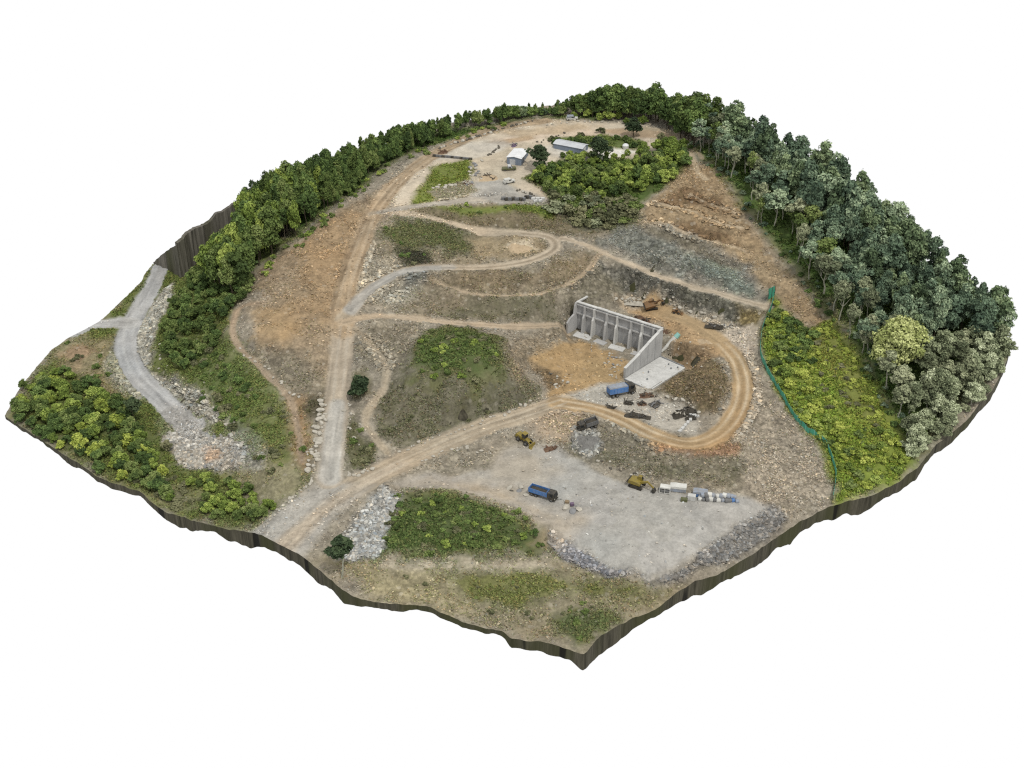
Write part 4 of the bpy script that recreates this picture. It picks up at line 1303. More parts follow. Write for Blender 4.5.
for x, y in sprinkle(LOW3, 4.2, 17, 0.42, 1.0):
    plant('bush', 'bush', x, y, rs.uniform(1.2, 2.4), F_OLIVE, 'dull olive bush on the grassy cut edge', 'bush', 'dull bushes on the cut edge', rs, 1.2)
# --- scrub on the left slope
for poly, gap, hh, ms, lab, grp in (
    ([(192, 352), (222, 352), (256, 394), (240, 425), (212, 408), (192, 384)], 3.4, (1.0, 2.3), (F_MID, F_DEEP, F_OLIVE), 'low green bush on the slope below the thicket', 'low bushes below the thicket'),
    ([(240, 400), (285, 405), (300, 450), (270, 490), (246, 460)], 5.0, (0.8, 1.6), (F_OLIVE, F_MID), 'low dull bush on the dry slope beside the grey road', 'low bushes on the dry slope'),
    ([(66, 345), (96, 350), (122, 395), (110, 402), (80, 372)], 5.5, (0.9, 1.8), (F_MID, F_OLIVE), 'low bush on the bare patch west of the access road', 'low bushes by the access road'),
    ([(378, 232), (430, 222), (480, 240), (440, 252), (398, 252)], 5.2, (0.7, 1.3), (F_OLIVE, F_DEEP), 'low dull bush on the slope inside the hairpin bend', 'low bushes inside the hairpin bend'),
    ([(396, 252), (424, 251), (428, 262), (404, 266)], 3.4, (0.8, 1.5), (F_OLIVE, F_DEEP), 'dark low bush in the hollow above the grey hairpin road', 'dark bushes in the hollow'),
    ([(418, 342), (450, 332), (488, 338), (502, 360), (494, 374), (460, 382), (428, 384), (414, 370)], 3.6, (0.6, 1.7), (F_MID, F_OLIVE, F_MID, F_OLIVE, F_LIGHT), 'green bush on top of the central mound', 'bushes on the central mound'),
    ([(385, 395), (410, 390), (490, 384), (525, 395), (470, 415), (420, 428), (385, 438)], 6.0, (0.6, 1.2), (F_OLIVE,), 'dull scrubby bush on the flank of the central mound', 'scrub on the flank of the mound'),
    ([(388, 514), (406, 494), (440, 491), (498, 507), (540, 528), (546, 548), (480, 553), (420, 551), (378, 552)], 3.4, (0.6, 1.8), (F_MID, F_OLIVE, F_MID, F_DEEP, F_LIGHT), 'green bush in the dense patch below the gravel yard', 'bushes below the gravel yard'),
    ([(350, 572), (430, 575), (520, 580), (620, 600), (600, 630), (500, 615), (420, 600)], 7.5, (0.6, 1.4), (F_MID, F_OLIVE), 'small bush in the dry grass near the lowest cut edge', 'small bushes near the lowest edge'),
    ([(555, 612), (600, 612), (625, 620), (590, 645), (560, 632)], 4.2, (0.7, 1.6), (F_MID, F_OLIVE), 'low green bush at the lowest corner of the site', 'bushes at the lowest corner'),
    ([(346, 448), (356, 428), (374, 448), (372, 466), (350, 470)], 3.4, (0.8, 1.5), (F_MID, F_OLIVE), 'bush in the island between the grey road and the dirt path', 'bushes between road and path'),
    ([(436, 207), (500, 206), (556, 208), (550, 215), (470, 213)], 4.0, (0.6, 1.2), (F_LIGHT, F_MID), 'low green bush on the verge below the plateau road', 'bushes below the plateau road'),
    ([(548, 200), (600, 200), (638, 206), (640, 222), (590, 228), (560, 218)], 3.4, (1.8, 4.2), (F_OLIVE, F_GREY, F_OLIVE, F_MID), 'grey green bush hanging down the slope below the island thicket', 'bushes below the island thicket'),
    ([(546, 140), (600, 137), (640, 141), (646, 147), (600, 147), (560, 146)], 4.0, (1.4, 2.6), (F_MID, F_DEEP), 'bush in the strip behind the pale roofed shed', 'bushes behind the pale roofed shed'),
):
    for x, y in sprinkle(region(poly), gap, int(gap * 100) + len(lab), 0.5, 1.0):
        x, y = x + rs.normal() * 1.1, y + rs.normal() * 1.1
        if not inside(np.array([x]), np.array([y]), OUT)[0]:
            continue
        plant('bush', 'bush', x, y, rs.uniform(*hh), ms[int(rs.integers(len(ms)))], lab, 'bush', grp, rs, 1.25)
# --- right green slope
SLOPE = region([(774, 300), (784, 314), (808, 332), (830, 326), (858, 366), (890, 424), (910, 462), (894, 484), (840, 502), (838, 476), (818, 440), (790, 408), (770, 370), (765, 342)])
for x, y in sprinkle(SLOPE, 3.0, 31, 0.48, 0.6):
    px, py = proj((x, y, float(height(x, y))))
    near = (px - np.interp(py, [300, 340, 370, 410, 440, 500], [776, 764, 770, 790, 818, 838])) < 38 or py > 430
    u = rs.uniform()
    if near:
        plant('bush', 'bush', x, y, rs.uniform(0.8, 2.4), F_YEL if u < 0.4 else (F_LIGHT if u < 0.75 else F_MID), 'yellow green bush on the slope behind the green mesh fence', 'bush', 'bushes behind the mesh fence', rs, 1.25)
    elif u < 0.9:
        plant('bush', 'bush', x, y, rs.uniform(0.7, 1.5), F_OLIVE if u < 0.3 else F_YEL, 'low scrubby bush on the upper slope under the wood', 'bush', 'scrub on the slope under the wood', rs, 1.3)
# --- island thicket on the plateau's edge
ISL = region([(528, 182), (552, 166), (575, 158), (604, 155), (640, 155), (664, 148), (684, 152), (688, 166), (672, 184), (640, 192), (600, 200), (556, 198)])
for x, y in sprinkle(ISL, 4.4, 41, 0.42, 0.5):
    u = rs.uniform()
    px, py = proj((x, y, float(height(x, y))))
    h = rs.uniform(3.2, 5.2) if py > 172 or px > 640 else rs.uniform(2.4, 3.6)
    if px > 640:
        h *= 1.25
    plant('low', 'bushy_tree', x, y, h, F_LIGHT if u < 0.62 else (F_MID if u < 0.85 else F_DEEP), 'green bushy tree in the island thicket beside the sheds', 'tree', 'island thicket beside the sheds', rs, 1.05, B_DARK)
for px, py, h, wd, lf, lab in (
    (538, 170, 10.5, 0.95, F_NIGHT, 'dark round tree beside the white roofed shed'),
    (600, 162, 10.5, 0.95, F_NIGHT, 'dark tree with a slim trunk before the pale roofed shed'),
    (633, 138, 8.5, 0.95, F_NIGHT, 'dark lone tree on the far side of the plateau'),
    (661, 145, 5.0, 0.8, F_OLIVE, 'small brownish green tree at the end of the plateau'),
    (342, 579, 14.5, 0.55, F_NIGHT, 'lone tree at the foot of the grey riprap by the cut edge'),
    (136, 426, 11.5, 0.75, F_NIGHT, 'lone dark tree with a bare trunk beside the grey access road'),
    (168, 452, 4.2, 1.0, F_OLIVE, 'small dull tree before the rubble heap below the access road'),
):
    p = spot(px, py)
    plant('slender' if px in (342, 136) else 'broad', 'lone_tree', p.x, p.y, h, lf, lab, 'tree', None, rs, wd * (2.3 if px == 342 else 1.7 if px == 136 else 1.35), B_PALE if px == 342 else B_DARK)
p = spot(359, 396)
plant('low', 'lone_bush', p.x, p.y, 7.8, F_NIGHT, 'lone dark round bush beside the straight haul road', 'bush', None, rs, 0.9, B_DARK)
for k in range(26):
    q = np.array(at(498 + 2.55 * k, 119.5 - 3.5 * (k / 25) + rs.uniform(-1.5, 1.0), 34.8))
    z = float(height(q[0], q[1]))
    if not inside(q[:1], q[1:2], OUT)[0]:
        continue
    plant('low', 'hedgerow_tree', q[0], q[1], float(np.clip(crest_limit(q[0], q[1], z) * rs.uniform(.85, 1.0), 3, 9)), F_DEEP if rs.uniform() < .7 else F_DARK,
          'deep green tree in the belt along the crest above the dirt road', 'tree', 'tree belt along the crest', rs, 0.9, B_DARK)
for px, py, h in ((563, 158, 2.6), (570, 157, 3.0), (577, 158, 2.4), (584, 157, 2.8), (591, 158, 3.2), (568, 161, 2.8), (580, 161, 3.0)):
    p = spot(px, py)
    plant('low', 'bushy_tree', p.x, p.y, h, F_MID if px % 2 else F_LIGHT, 'green bushy tree in the island thicket beside the sheds', 'tree', 'island thicket beside the sheds', rs, 1.2, B_DARK)
for px, py, h in ((551, 141, 2.4), (579, 138, 2.6), (582, 137, 2.2), (601, 133, 2.5), (578, 140, 2.0)):
    p = spot(px, py)
    plant('bush', 'bush', p.x, p.y, h, F_OLIVE, 'small dark bush on the open plateau behind the sheds', 'bush', 'small dark bushes on the plateau', rs, 0.9)
for px, py, h in ((588, 118, 4), (600, 121, 3.4), (609, 121, 4.6), (618, 119, 3.6), (574, 119, 3.0), (626, 124, 3.0), (643, 124, 4.2)):
    p = spot(px, py)
    plant('low', 'bushy_tree', p.x, p.y, h, F_LIGHT, 'bright green bush at the foot of the tall crest trees', 'bush', 'bright bushes under the crest trees', rs, 1.0, B_DARK)

# the bushes that show largest stand as things of their own; the low rest is scrub
SCRUB.sort(key=lambda q: -q[0])
SVT = {}
for k, (_, me, loc, sz, sx, rz, leaf, label, group, name) in enumerate(SCRUB):
    if k < 270:
        root = bpy.data.objects.new(name, me)
        root.location = loc
        root.rotation_euler = (0, 0, rz)
        root.scale = (sx, sx, sz)
        root.material_slots[0].link = 'OBJECT'
        root.material_slots[0].material = leaf
        tag(root, label, 'bush', group)
        COL.objects.link(root)
    else:
        n = len(me.vertices)
        v = np.empty(n * 3, np.float32)
        me.vertices.foreach_get('co', v)
        v = v.reshape(-1, 3) * (sx, sx, sz)
        ca, sa = math.cos(rz), math.sin(rz)
        v = np.stack([v[:, 0] * ca - v[:, 1] * sa, v[:, 0] * sa + v[:, 1] * ca, v[:, 2]], 1) + np.array(loc)
        t = np.empty(n * 4, np.float32)
        me.color_attributes['tint'].data.foreach_get('color', t)
        t = np.clip(t.reshape(-1, 4)[:, :3] + rs.uniform(-.25, .25), 0, 1)
        SVT.setdefault(leaf.name, []).append((v, t, leaf))
if SVT:
    V = np.concatenate([q[0] for a in SVT.values() for q in a])
    T = np.concatenate([q[1] for a in SVT.values() for q in a])
    me = mesh_np('scrub', V, np.arange(len(V)).reshape(-1, 4), T)
    mi = []
    for k, a in enumerate(SVT.values()):
        me.materials.append(a[0][2])
        mi.append(np.full(sum(len(q[0]) for q in a) // 4, k))
    me.polygons.foreach_set('material_index', np.concatenate(mi).astype(np.int32))
    o = bpy.data.objects.new('scrub', me)
    tag(o, 'low dull scrub dotted over the slopes', 'scrub', None, 'stuff')
    COL.objects.link(o)

# ------------------------------------------------------------------ grass and weeds too many to count
def tint_material(name, rough=0.9):
    m, nt, b = new_mat(name)
    c = node(nt, 'ShaderNodeVertexColor', layer_name='tint').outputs['Color']
    nt.links.new(c, b.inputs['Base Color'])
    b.inputs['Roughness'].default_value = rough
    return m


M_TINT = tint_material('ground_growth')
M_STONE = tint_material('loose_stone')


def scatter(n, weight, seed):
    """n points drawn in proportion to a field over the grid"""
    r = np.random.default_rng(seed)
    w_ = weight * inside(GX, GY, OUT)
    c = np.cumsum(w_.ravel())
    k = np.searchsorted(c, r.uniform(0, c[-1], n))
    j, i = np.unravel_index(np.clip(k, 0, NX * NY - 1), (NY, NX))
    x = gx[i] + r.uniform(-.5, .5, n) * STEP
    y = gy[j] + r.uniform(-.5, .5, n) * STEP
    ok = inside(x, y, OUT) & (seg_dist(x, y, OUT, True)[0] > 0.5)
    return x[ok], y[ok], j[ok], i[ok], r


clump = np.clip(0.5 + 1.1 * fbm(GX, GY, 4.0, 3, 301) + 0.7 * fbm(GX, GY, 14, 3, 311), 0, 1.6) ** 1.6
in_wood = inside(GX, GY, WOOD_R)
x, y, j, i, r = scatter(170000, DEN ** 1.2 * clump * np.where(in_wood, 0.3, 1.0), 3)
n = len(x)
z = height(x, y)
nb = 4
s = r.uniform(0.13, 0.36, n) * (0.7 + 0.5 * DEN[j, i])
base = C_[j, i] * r.uniform(0.7, 1.6, n)[:, None]
dry = r.uniform(0, 1, n)[:, None]
base = np.where(dry < 0.25, base * (1.15, 1.02, 0.9), base * (0.92, 1.02, 0.80))
Vv, Tt = [], []
for q in range(nb):
    d = unit(np.stack([r.normal(size=n), r.normal(size=n), np.abs(r.normal(size=n)) * 1.2], 1))
    c = np.stack([x, y, z + 0.05], 1) + d * s[:, None] * r.uniform(0.4, 1.3, n)[:, None]
    nm = unit(d + r.normal(size=(n, 3)) * 0.45 + (0, 0, 0.3))
    t_ = unit(np.cross(nm, r.normal(size=(n, 3))))
    b_ = np.cross(nm, t_)
    S = s[:, None] * r.uniform(0.7, 1.2, n)[:, None]
    Vv.append(np.stack([c - t_ * S, c - b_ * S * 0.7, c + t_ * S, c + b_ * S * 0.7], 1))
    Tt.append(np.repeat(base[:, None], 4, 1))
V = np.stack(Vv, 1).reshape(-1, 3)
T = np.stack(Tt, 1).reshape(-1, 3)
me = mesh_np('weeds', V, np.arange(len(V)).reshape(-1, 4), T)
me.materials.append(M_TINT)
o = bpy.data.objects.new('undergrowth', me)
tag(o, 'grass and low weeds over the slopes and verges', 'grass', None, 'stuff')
COL.objects.link(o)

# ------------------------------------------------------------------ loose stones
def stones(name, n, weight, seed, smin, smax, light, label):
    x, y, j, i, r = scatter(n, weight, seed)
    n = len(x)
    z = height(x, y)
    oct_ = np.array([(1, 0, 0), (-1, 0, 0), (0, 1, 0), (0, -1, 0), (0, 0, 1), (0, 0, -.6), (.62, .62, .5), (-.62, .62, .45), (-.62, -.62, .5), (.62, -.62, .45)], float)
    tri = np.array([(6, 0, 2), (7, 2, 1), (8, 1, 3), (9, 3, 0), (4, 6, 7), (4, 7, 8), (4, 8, 9), (4, 9, 6), (6, 2, 7), (7, 1, 8), (8, 3, 9), (9, 0, 6), (5, 2, 0), (5, 1, 2), (5, 3, 1), (5, 0, 3)])
    a = r.uniform(0, 6.28, n)
    s = smin + (smax - smin) * r.uniform(0, 1, n) ** 2.2
    P = np.repeat(oct_[None], n, 0) * (1 + r.uniform(-.28, .28, (n, 10, 1)))
    P = P * np.stack([np.ones(n), r.uniform(.55, 1, n), r.uniform(.4, .8, n)], 1)[:, None]
    tl = r.uniform(-.5, .5, n)
    P[..., 2] += P[..., 0] * tl[:, None]
    ca, sa = np.cos(a)[:, None], np.sin(a)[:, None]
    X = P[..., 0] * ca - P[..., 1] * sa
    Y = P[..., 0] * sa + P[..., 1] * ca
    V = np.stack([X, Y, P[..., 2]], -1) * s[:, None, None] + np.stack([x, y, z + 0.10 * s], 1)[:, None]
    F = tri[None] + (np.arange(n) * 10)[:, None, None]
    c = C_[j, i] * (r.uniform(0.62, 1.25, n) + light * r.uniform(0, 1, n) ** 3)[:, None]
    c = c * (1 + r.normal(size=(n, 1)) * 0.04 * np.array([1.0, 0.1, -1.0]))
    T = np.repeat(np.clip(c, 0.01, 0.75)[:, None], 10, 1)
    me = mesh_np(name, V.reshape(-1, 3), F.reshape(-1, 3), T.reshape(-1, 3))
    me.materials.append(M_STONE)
    o = bpy.data.objects.new(name, me)
    tag(o, label, 'rubble', None, 'stuff')
    COL.objects.link(o)


stones('rubble', 26000, np.clip(STO - 0.75, 0, 1), 51, 0.30, 1.0, 1.2, 'broken grey quarry stone heaped on the banks')
stones('loose_gravel', 60000, np.where(STO < 0.8, np.clip(STO - 0.04, 0, 1), 0.2) * clump, 52, 0.12, 0.5, 1.0, 'small loose stones over the bare slopes')
# ------------------------------------------------------------------ builder for made things
class MB:
    """collects boxes, prisms, tubes and discs; build() links them as ONE mesh"""

    def __init__(self):
        self.bm = bmesh.new()

    def box(self, c, s, rz=0.0, ry=0.0, bev=0.0):
        g = bmesh.ops.create_cube(self.bm, size=1.0)
        vs = g['verts']
        M = Matrix.Translation(c) @ Matrix.Rotation(rz, 4, 'Z') @ Matrix.Rotation(ry, 4, 'Y') @ Matrix.Diagonal((*s, 1))
        bmesh.ops.transform(self.bm, matrix=M, verts=vs)
        if bev:
            es = list({e for v in vs for e in v.link_edges})
            bmesh.ops.bevel(self.bm, geom=es, offset=bev, segments=1, affect='EDGES')
        return self

    def prism(self, pts, y0, y1):
        """a side outline in x, z pushed from y0 to y1"""
        a = [self.bm.verts.new((x, y0, z)) for x, z in pts]
        b = [self.bm.verts.new((x, y1, z)) for x, z in pts]
        n = len(pts)
        self.bm.faces.new(a)
        self.bm.faces.new(b[::-1])
        for i in range(n):
            self.bm.faces.new((a[i], b[i], b[(i + 1) % n], a[(i + 1) % n]))
        return self

    def cyl(self, p0, p1, r0, r1=None, n=12):
        r1 = r0 if r1 is None else r1
        p0, p1 = Vector(p0), Vector(p1)
        q = (p1 - p0).to_track_quat('Z', 'Y')
        a = [self.bm.verts.new(p0 + q @ Vector((math.cos(k * 2 * math.pi / n) * r0, math.sin(k * 2 * math.pi / n) * r0, 0))) for k in range(n)]
        b = [self.bm.verts.new(p1 + q @ Vector((math.cos(k * 2 * math.pi / n) * r1, math.sin(k * 2 * math.pi / n) * r1, 0))) for k in range(n)]
        for k in range(n):
            self.bm.faces.new((a[k], a[(k + 1) % n], b[(k + 1) % n], b[k]))
        self.bm.faces.new(a[::-1])
        self.bm.faces.new(b)
        return self

    def bar(self, p0, p1, w, h):
        p0, p1 = Vector(p0), Vector(p1)
        q = (p1 - p0).to_track_quat('X', 'Z').to_matrix().to_4x4()
        g = bmesh.ops.create_cube(self.bm, size=1.0)
        bmesh.ops.transform(self.bm, matrix=Matrix.Translation((p0 + p1) / 2) @ q @ Matrix.Diagonal(((p1 - p0).length, w, h, 1)), verts=g['verts'])
        return self

    def build(self, name, mat, parent=None):
        bmesh.ops.recalc_face_normals(self.bm, faces=self.bm.faces[:])
        me = bpy.data.meshes.new(name)
        self.bm.to_mesh(me)
        self.bm.free()
        me.materials.append(mat)
        o = bpy.data.objects.new(name, me)
        o.parent = parent
        COL.objects.link(o)
        return o


def copy_tree(o, parent=None):
    c = o.copy()
    c.parent = parent
    COL.objects.link(c)
    for ch in [q for q in o.children]:
        copy_tree(ch, c)
    return c


def paint_mat(name, col, rough=0.45, dirt=0.35, dust=(150, 138, 115), scale=1.2, metal=0.0):
    m, nt, b = new_mat(name)
    pos = node(nt, 'ShaderNodeNewGeometry').outputs['Position']
    n = noise_n(nt, pos, scale, 7, 0.65)
    c = mix_n(nt, 'MIX', math_n(nt, 'MULTIPLY', ramp_n(nt, n, 0.4, 0.7), dirt), lin(col), lin(dust))
    n2 = noise_n(nt, pos, 0.35, 3)
    c = mix_n(nt, 'MULTIPLY', 0.5, c, mix_n(nt, 'MIX', ramp_n(nt, n2, 0.3, 0.7), (0.72, 0.72, 0.72), (1.15, 1.15, 1.15)))
    nt.links.new(c, b.inputs['Base Color'])
    b.inputs['Roughness'].default_value = rough
    b.inputs['Specular IOR Level'].default_value = 0.35
    b.inputs['Metallic'].default_value = metal
    return m


P_BLUE = paint_mat('blue_paint', (74, 128, 192), 0.5, 0.4)
P_PALEBLUE = paint_mat('faded_blue_sheet', (156, 166, 180), 0.6, 0.6)
P_YELLOW = paint_mat('yellow_paint', (152, 134, 54), 0.6, 0.75, (110, 100, 74))
P_ORANGE = paint_mat('orange_paint', (136, 102, 66), 0.7, 0.8, (112, 98, 76))
P_DARK = paint_mat('dark_steel', (52, 52, 50), 0.6, 0.35)
P_BLACK = paint_mat('black_rubber', (34, 34, 34), 0.85, 0.3)
P_GREY = paint_mat('dull_grey_paint', (112, 114, 116), 0.5, 0.3)
P_WHITE = paint_mat('white_sheet', (222, 222, 216), 0.6, 0.25)
P_TEAL = paint_mat('pale_teal_cover', (150, 205, 196), 0.6, 0.15)
P_GLASS = paint_mat('dark_glass', (26, 32, 38), 0.12, 0.05)
P_RUST = paint_mat('rusty_steel', (104, 76, 58), 0.8, 0.4)
P_SHED = paint_mat('blue_grey_cladding', (132, 146, 164), 0.5, 0.15)
P_ROOF = paint_mat('white_roof', (236, 238, 240), 0.5, 0.08)
P_SLATE = paint_mat('pale_grey_roof', (204, 208, 212), 0.5, 0.12)
P_OLIVE = paint_mat('dull_olive_paint', (92, 98, 62), 0.6, 0.3)
P_LIGHT = paint_mat('lamp_glass', (226, 226, 210), 0.2, 0.1)
P_PURPLE = paint_mat('dull_mauve_paint', (112, 92, 120), 0.6, 0.3)
P_LOAD = paint_mat('dark_load', (66, 62, 54), 0.95, 0.4, (110, 104, 92), 2.0)
P_STONE = paint_mat('pale_stone', (196, 191, 178), 0.9, 0.5, (146, 138, 120), 1.0)
P_DSTONE = paint_mat('dark_stone', (92, 88, 80), 0.9, 0.5, (130, 122, 104), 1.0)
P_GSTONE = paint_mat('grey_stone', (146, 147, 148), 0.9, 0.5, (110, 108, 102), 1.0)
P_TIMBER = paint_mat('weathered_timber', (140, 122, 96), 0.85, 0.4)


def concrete_mat(name, col):
    m, nt, b = new_mat(name)
    pos = node(nt, 'ShaderNodeNewGeometry').outputs['Position']
    mp = node(nt, 'ShaderNodeMapping')
    mp.inputs['Scale'].default_value = (1, 1, 0.18)
    nt.links.new(pos, mp.inputs['Vector'])
    a = noise_n(nt, mp.outputs[0], 1.1, 7, 0.7)
    c = noise_n(nt, pos, 0.3, 5, 0.6)
    k = math_n(nt, 'ADD', ramp_n(nt, a, 0.3, 0.7, -0.16, 0.14), ramp_n(nt, c, 0.3, 0.7, -0.10, 0.10))
    k = math_n(nt, 'ADD', k, 1.0)
    kc = node(nt, 'ShaderNodeCombineColor')
    for i in range(3):
        nt.links.new(k, kc.inputs[i])
    nt.links.new(mix_n(nt, 'MULTIPLY', 1.0, lin(col), kc.outputs[0]), b.inputs['Base Color'])
    bump = node(nt, 'ShaderNodeBump')
    bump.inputs['Strength'].default_value = 0.25
    bump.inputs['Distance'].default_value = 0.1
    nt.links.new(a, bump.inputs['Height'])
    nt.links.new(bump.outputs[0], b.inputs['Normal'])
    return m


CONC = concrete_mat('cast_concrete', (184, 184, 182))
CONC_L = concrete_mat('pale_concrete', (206, 206, 202))
CONC_D = concrete_mat('damp_concrete', (140, 143, 146))
CONC_M = concrete_mat('mid_grey_concrete', (170, 171, 171))  # for the back wall: base grey darker than the side wall


def wheel(parent, x, y, r, wdt, name='wheel'):
    s = 1 if y > 0 else -1
    w_ = MB().cyl((x, y - wdt / 2, r), (x, y + wdt / 2, r), r, n=16).build(name, P_BLACK, parent)
    MB().cyl((x, y + s * (wdt / 2 - 0.02), r), (x, y + s * (wdt / 2 + 0.03), r), r * 0.55, n=12).build('rim', P_GREY, w_)
    return w_


def tilt_to_ground(root, px, py, ang, L=5.0):
    """stand a machine on the slope at that spot, headed ang degrees"""
    p = spot(px, py)
    a = math.radians(ang)
    dx, dy = math.cos(a), math.sin(a)
    h = lambda u, v: float(height(p.x + dx * u - dy * v, p.y + dy * u + dx * v))
    zf, zb = np.mean([h(L * .45, 1), h(L * .45, -1)]), np.mean([h(-L * .45, 1), h(-L * .45, -1)])
    zl, zr = np.mean([h(L * .4, 1.1), h(-L * .4, 1.1)]), np.mean([h(L * .4, -1.1), h(-L * .4, -1.1)])
    root.location = (p.x, p.y, (zf + zb) / 2 + 0.03)
    fx = Vector((dx * L * .9, dy * L * .9, zf - zb)).normalized()
    sy = Vector((-dy * 2.2, dx * 2.2, zl - zr)).normalized()
    up = fx.cross(sy).normalized()
    sy = up.cross(fx)
    root.rotation_euler = Matrix((fx, sy, up)).transposed().to_euler()
    return root


# ------------------------------------------------------------------ tipper lorries
def lorry(label, bed_mat, cab_mat, load, cover=None, L=8.6):
    t = empty('dump_truck', (0, 0, 0), 0, label, 'truck', None)
    x0, x1 = -L / 2, L / 2
    MB().box((0.1, 0, 0.95), (L - 0.6, 0.9, 0.35)).box((x0 + 0.35, 0, 0.8), (0.3, 2.3, 0.3)).build('chassis', P_DARK, t)
    for x in (x0 + 1.1, x0 + 2.5, x1 - 1.0):
        for y in (-1.05, 1.05):
            wheel(t, x, y, 0.55, 0.42)
    bx1 = x1 - 2.5
    b = MB()
    cx, bl = (x0 + bx1) / 2, bx1 - x0
    b.box((cx, 0, 1.22), (bl, 2.35, 0.12))
    for y in (-1.2, 1.2):
        b.box((cx, y, 1.95), (bl, 0.1, 1.5), bev=0.02)
        k = 6
        for i in range(k):
            b.box((x0 + 0.35 + i * (bl - 0.7) / (k - 1), y + (0.07 if y > 0 else -0.07), 1.9), (0.12, 0.08, 1.35))
    b.box((x0 + 0.05, 0, 1.9), (0.1, 2.28, 1.36))
    b.box((bx1 - 0.05, 0, 2.1), (0.1, 2.28, 1.76))
    bed = b.build('tipper_body', bed_mat, t)
    if load:
        g = MB()
        nx, ny = 12, 5
        vv = [[g.bm.verts.new((x0 + 0.2 + (bl - 0.4) * i / nx, -1.1 + 2.2 * j / ny, 1.9 + 0.55 * math.sin(math.pi * i / nx) * math.sin(math.pi * (j + .3) / (ny + .6)) + random.uniform(-.1, .1))) for j in range(ny + 1)] for i in range(nx + 1)]
        for i in range(nx):
            for j in range(ny):
                g.bm.faces.new((vv[i][j], vv[i + 1][j], vv[i + 1][j + 1], vv[i][j + 1]))
        g.build('load', P_LOAD, t)
    if cover:
        MB().prism([(x0 + 0.02, 2.70), (bx1 - 0.02, 2.70), (bx1 - 0.25, 3.02), (x0 + 0.25, 3.02)], -1.22, 1.22).build('cover', cover, t)
    MB().prism([(bx1 + 0.15, 0.9), (x1, 0.9), (x1, 1.75), (x1 - 0.28, 2.85), (bx1 + 0.25, 2.9), (bx1 + 0.15, 2.5)], -1.15, 1.15).build('cab', cab_mat, t)
    MB().bar((x1 + 0.03, 0, 1.78), (x1 - 0.22, 0, 2.7), 2.0, 0.05).build('windscreen', P_GLASS, t)
    for y in (-1.165, 1.165):
        MB().box((x1 - 1.1, y, 2.2), (1.0, 0.04, 0.75)).build('side_window', P_GLASS, t)
        MB().box((x1 + 0.03, y * 0.78, 1.15), (0.06, 0.34, 0.22)).build('headlight', P_LIGHT, t)
    MB().cyl((bx1 + 0.02, 0.95, 1.2), (bx1 + 0.02, 0.95, 3.35), 0.09).build('exhaust_stack', P_DARK, t)
    MB().box((x1 + 0.05, 0, 0.72), (0.14, 2.3, 0.3)).build('bumper', P_DARK, t)
    return t


tilt_to_ground(lorry('blue open tipper truck with a dark load beside pale slabs on the gravel yard', P_BLUE, P_DARK, True), 543, 497, -29)
t = lorry('blue truck with a pale blue covered top beside the concrete pad', P_BLUE, P_DARK, False, P_PALEBLUE)
t.scale = (1.08, 1.15, 1.22)
tilt_to_ground(t, 621, 395, 22)
tilt_to_ground(lorry('dark grey tipper truck above the small grey gravel heap', P_GREY, P_DARK, True, None, 6.6), 588, 429, 199)


# ------------------------------------------------------------------ tracked excavators
def excavator(label, mat, s=1.0, boom=((1.1, 1.9), (3.2, 3.6), (5.0, 2.2), (5.3, 0.6)), swing=0.0):
    t = empty('excavator', (0, 0, 0), 0, label, 'excavator', None)
    for y in (-1.15, 1.15):
        MB().prism([(-1.9, 0.35), (-1.6, 0.02), (1.6, 0.02), (1.9, 0.35), (1.9, 0.6), (1.6, 0.9), (-1.6, 0.9), (-1.9, 0.6)], y - 0.28, y + 0.28).build('track', P_BLACK, t)
    MB().box((0, 0, 0.75), (1.6, 1.9, 0.45)).cyl((0, 0, 0.9), (0, 0, 1.15), 0.7).build('undercarriage', P_DARK, t)
    R = Matrix.Rotation(swing, 4, 'Z')
    h = MB().prism([(-2.1, 1.15), (1.2, 1.15), (1.2, 1.75), (0.4, 2.05), (-1.0, 2.15), (-1.9, 2.1), (-2.1, 1.7)], -1.25, 1.25).build('house', mat, t)
    h.matrix_local = R
    MB().prism([(-2.45, 1.2), (-2.1, 1.15), (-2.1, 1.95), (-2.4, 1.9)], -1.2, 1.2).build('counterweight', P_DARK, h)
    c = MB().prism([(-0.1, 1.9), (1.15, 1.75), (1.25, 2.1), (0.95, 2.95), (-0.1, 2.95)], 0.3, 1.2).build('cab', mat, h)
    MB().bar((1.27, 0.75, 2.12), (1.0, 0.75, 2.85), 0.75, 0.04).build('windscreen', P_GLASS, c)
    MB().box((0.45, 1.22, 2.45), (0.9, 0.04, 0.7)).build('side_window', P_GLASS, c)
    (a, b, e, f) = boom
    MB().bar((a[0], -0.3, a[1]), (b[0], -0.3, b[1]), 0.36, 0.5).build('boom', mat, h)
    MB().bar((b[0] - 0.1, -0.3, b[1] + 0.1), (e[0], -0.3, e[1]), 0.3, 0.36).build('stick', mat, h)
    MB().prism([(e[0] - 0.25, e[1]), (e[0] + 0.3, e[1] - 0.1), (f[0] + 0.45, f[1]), (f[0] - 0.1, f[1] - 0.35), (f[0] - 0.65, f[1] + 0.1), (f[0] - 0.2, f[1] + 0.4)], -0.85, 0.25).build('bucket', P_DARK, h)
    MB().cyl((a[0] + 0.3, -0.05, a[1] - 0.3), ((a[0] + b[0]) / 2 + .2, -0.05, (a[1] + b[1]) / 2 - 0.1), 0.09).build('ram', P_GREY, h)
    t.scale = (s, s, s)
    return t


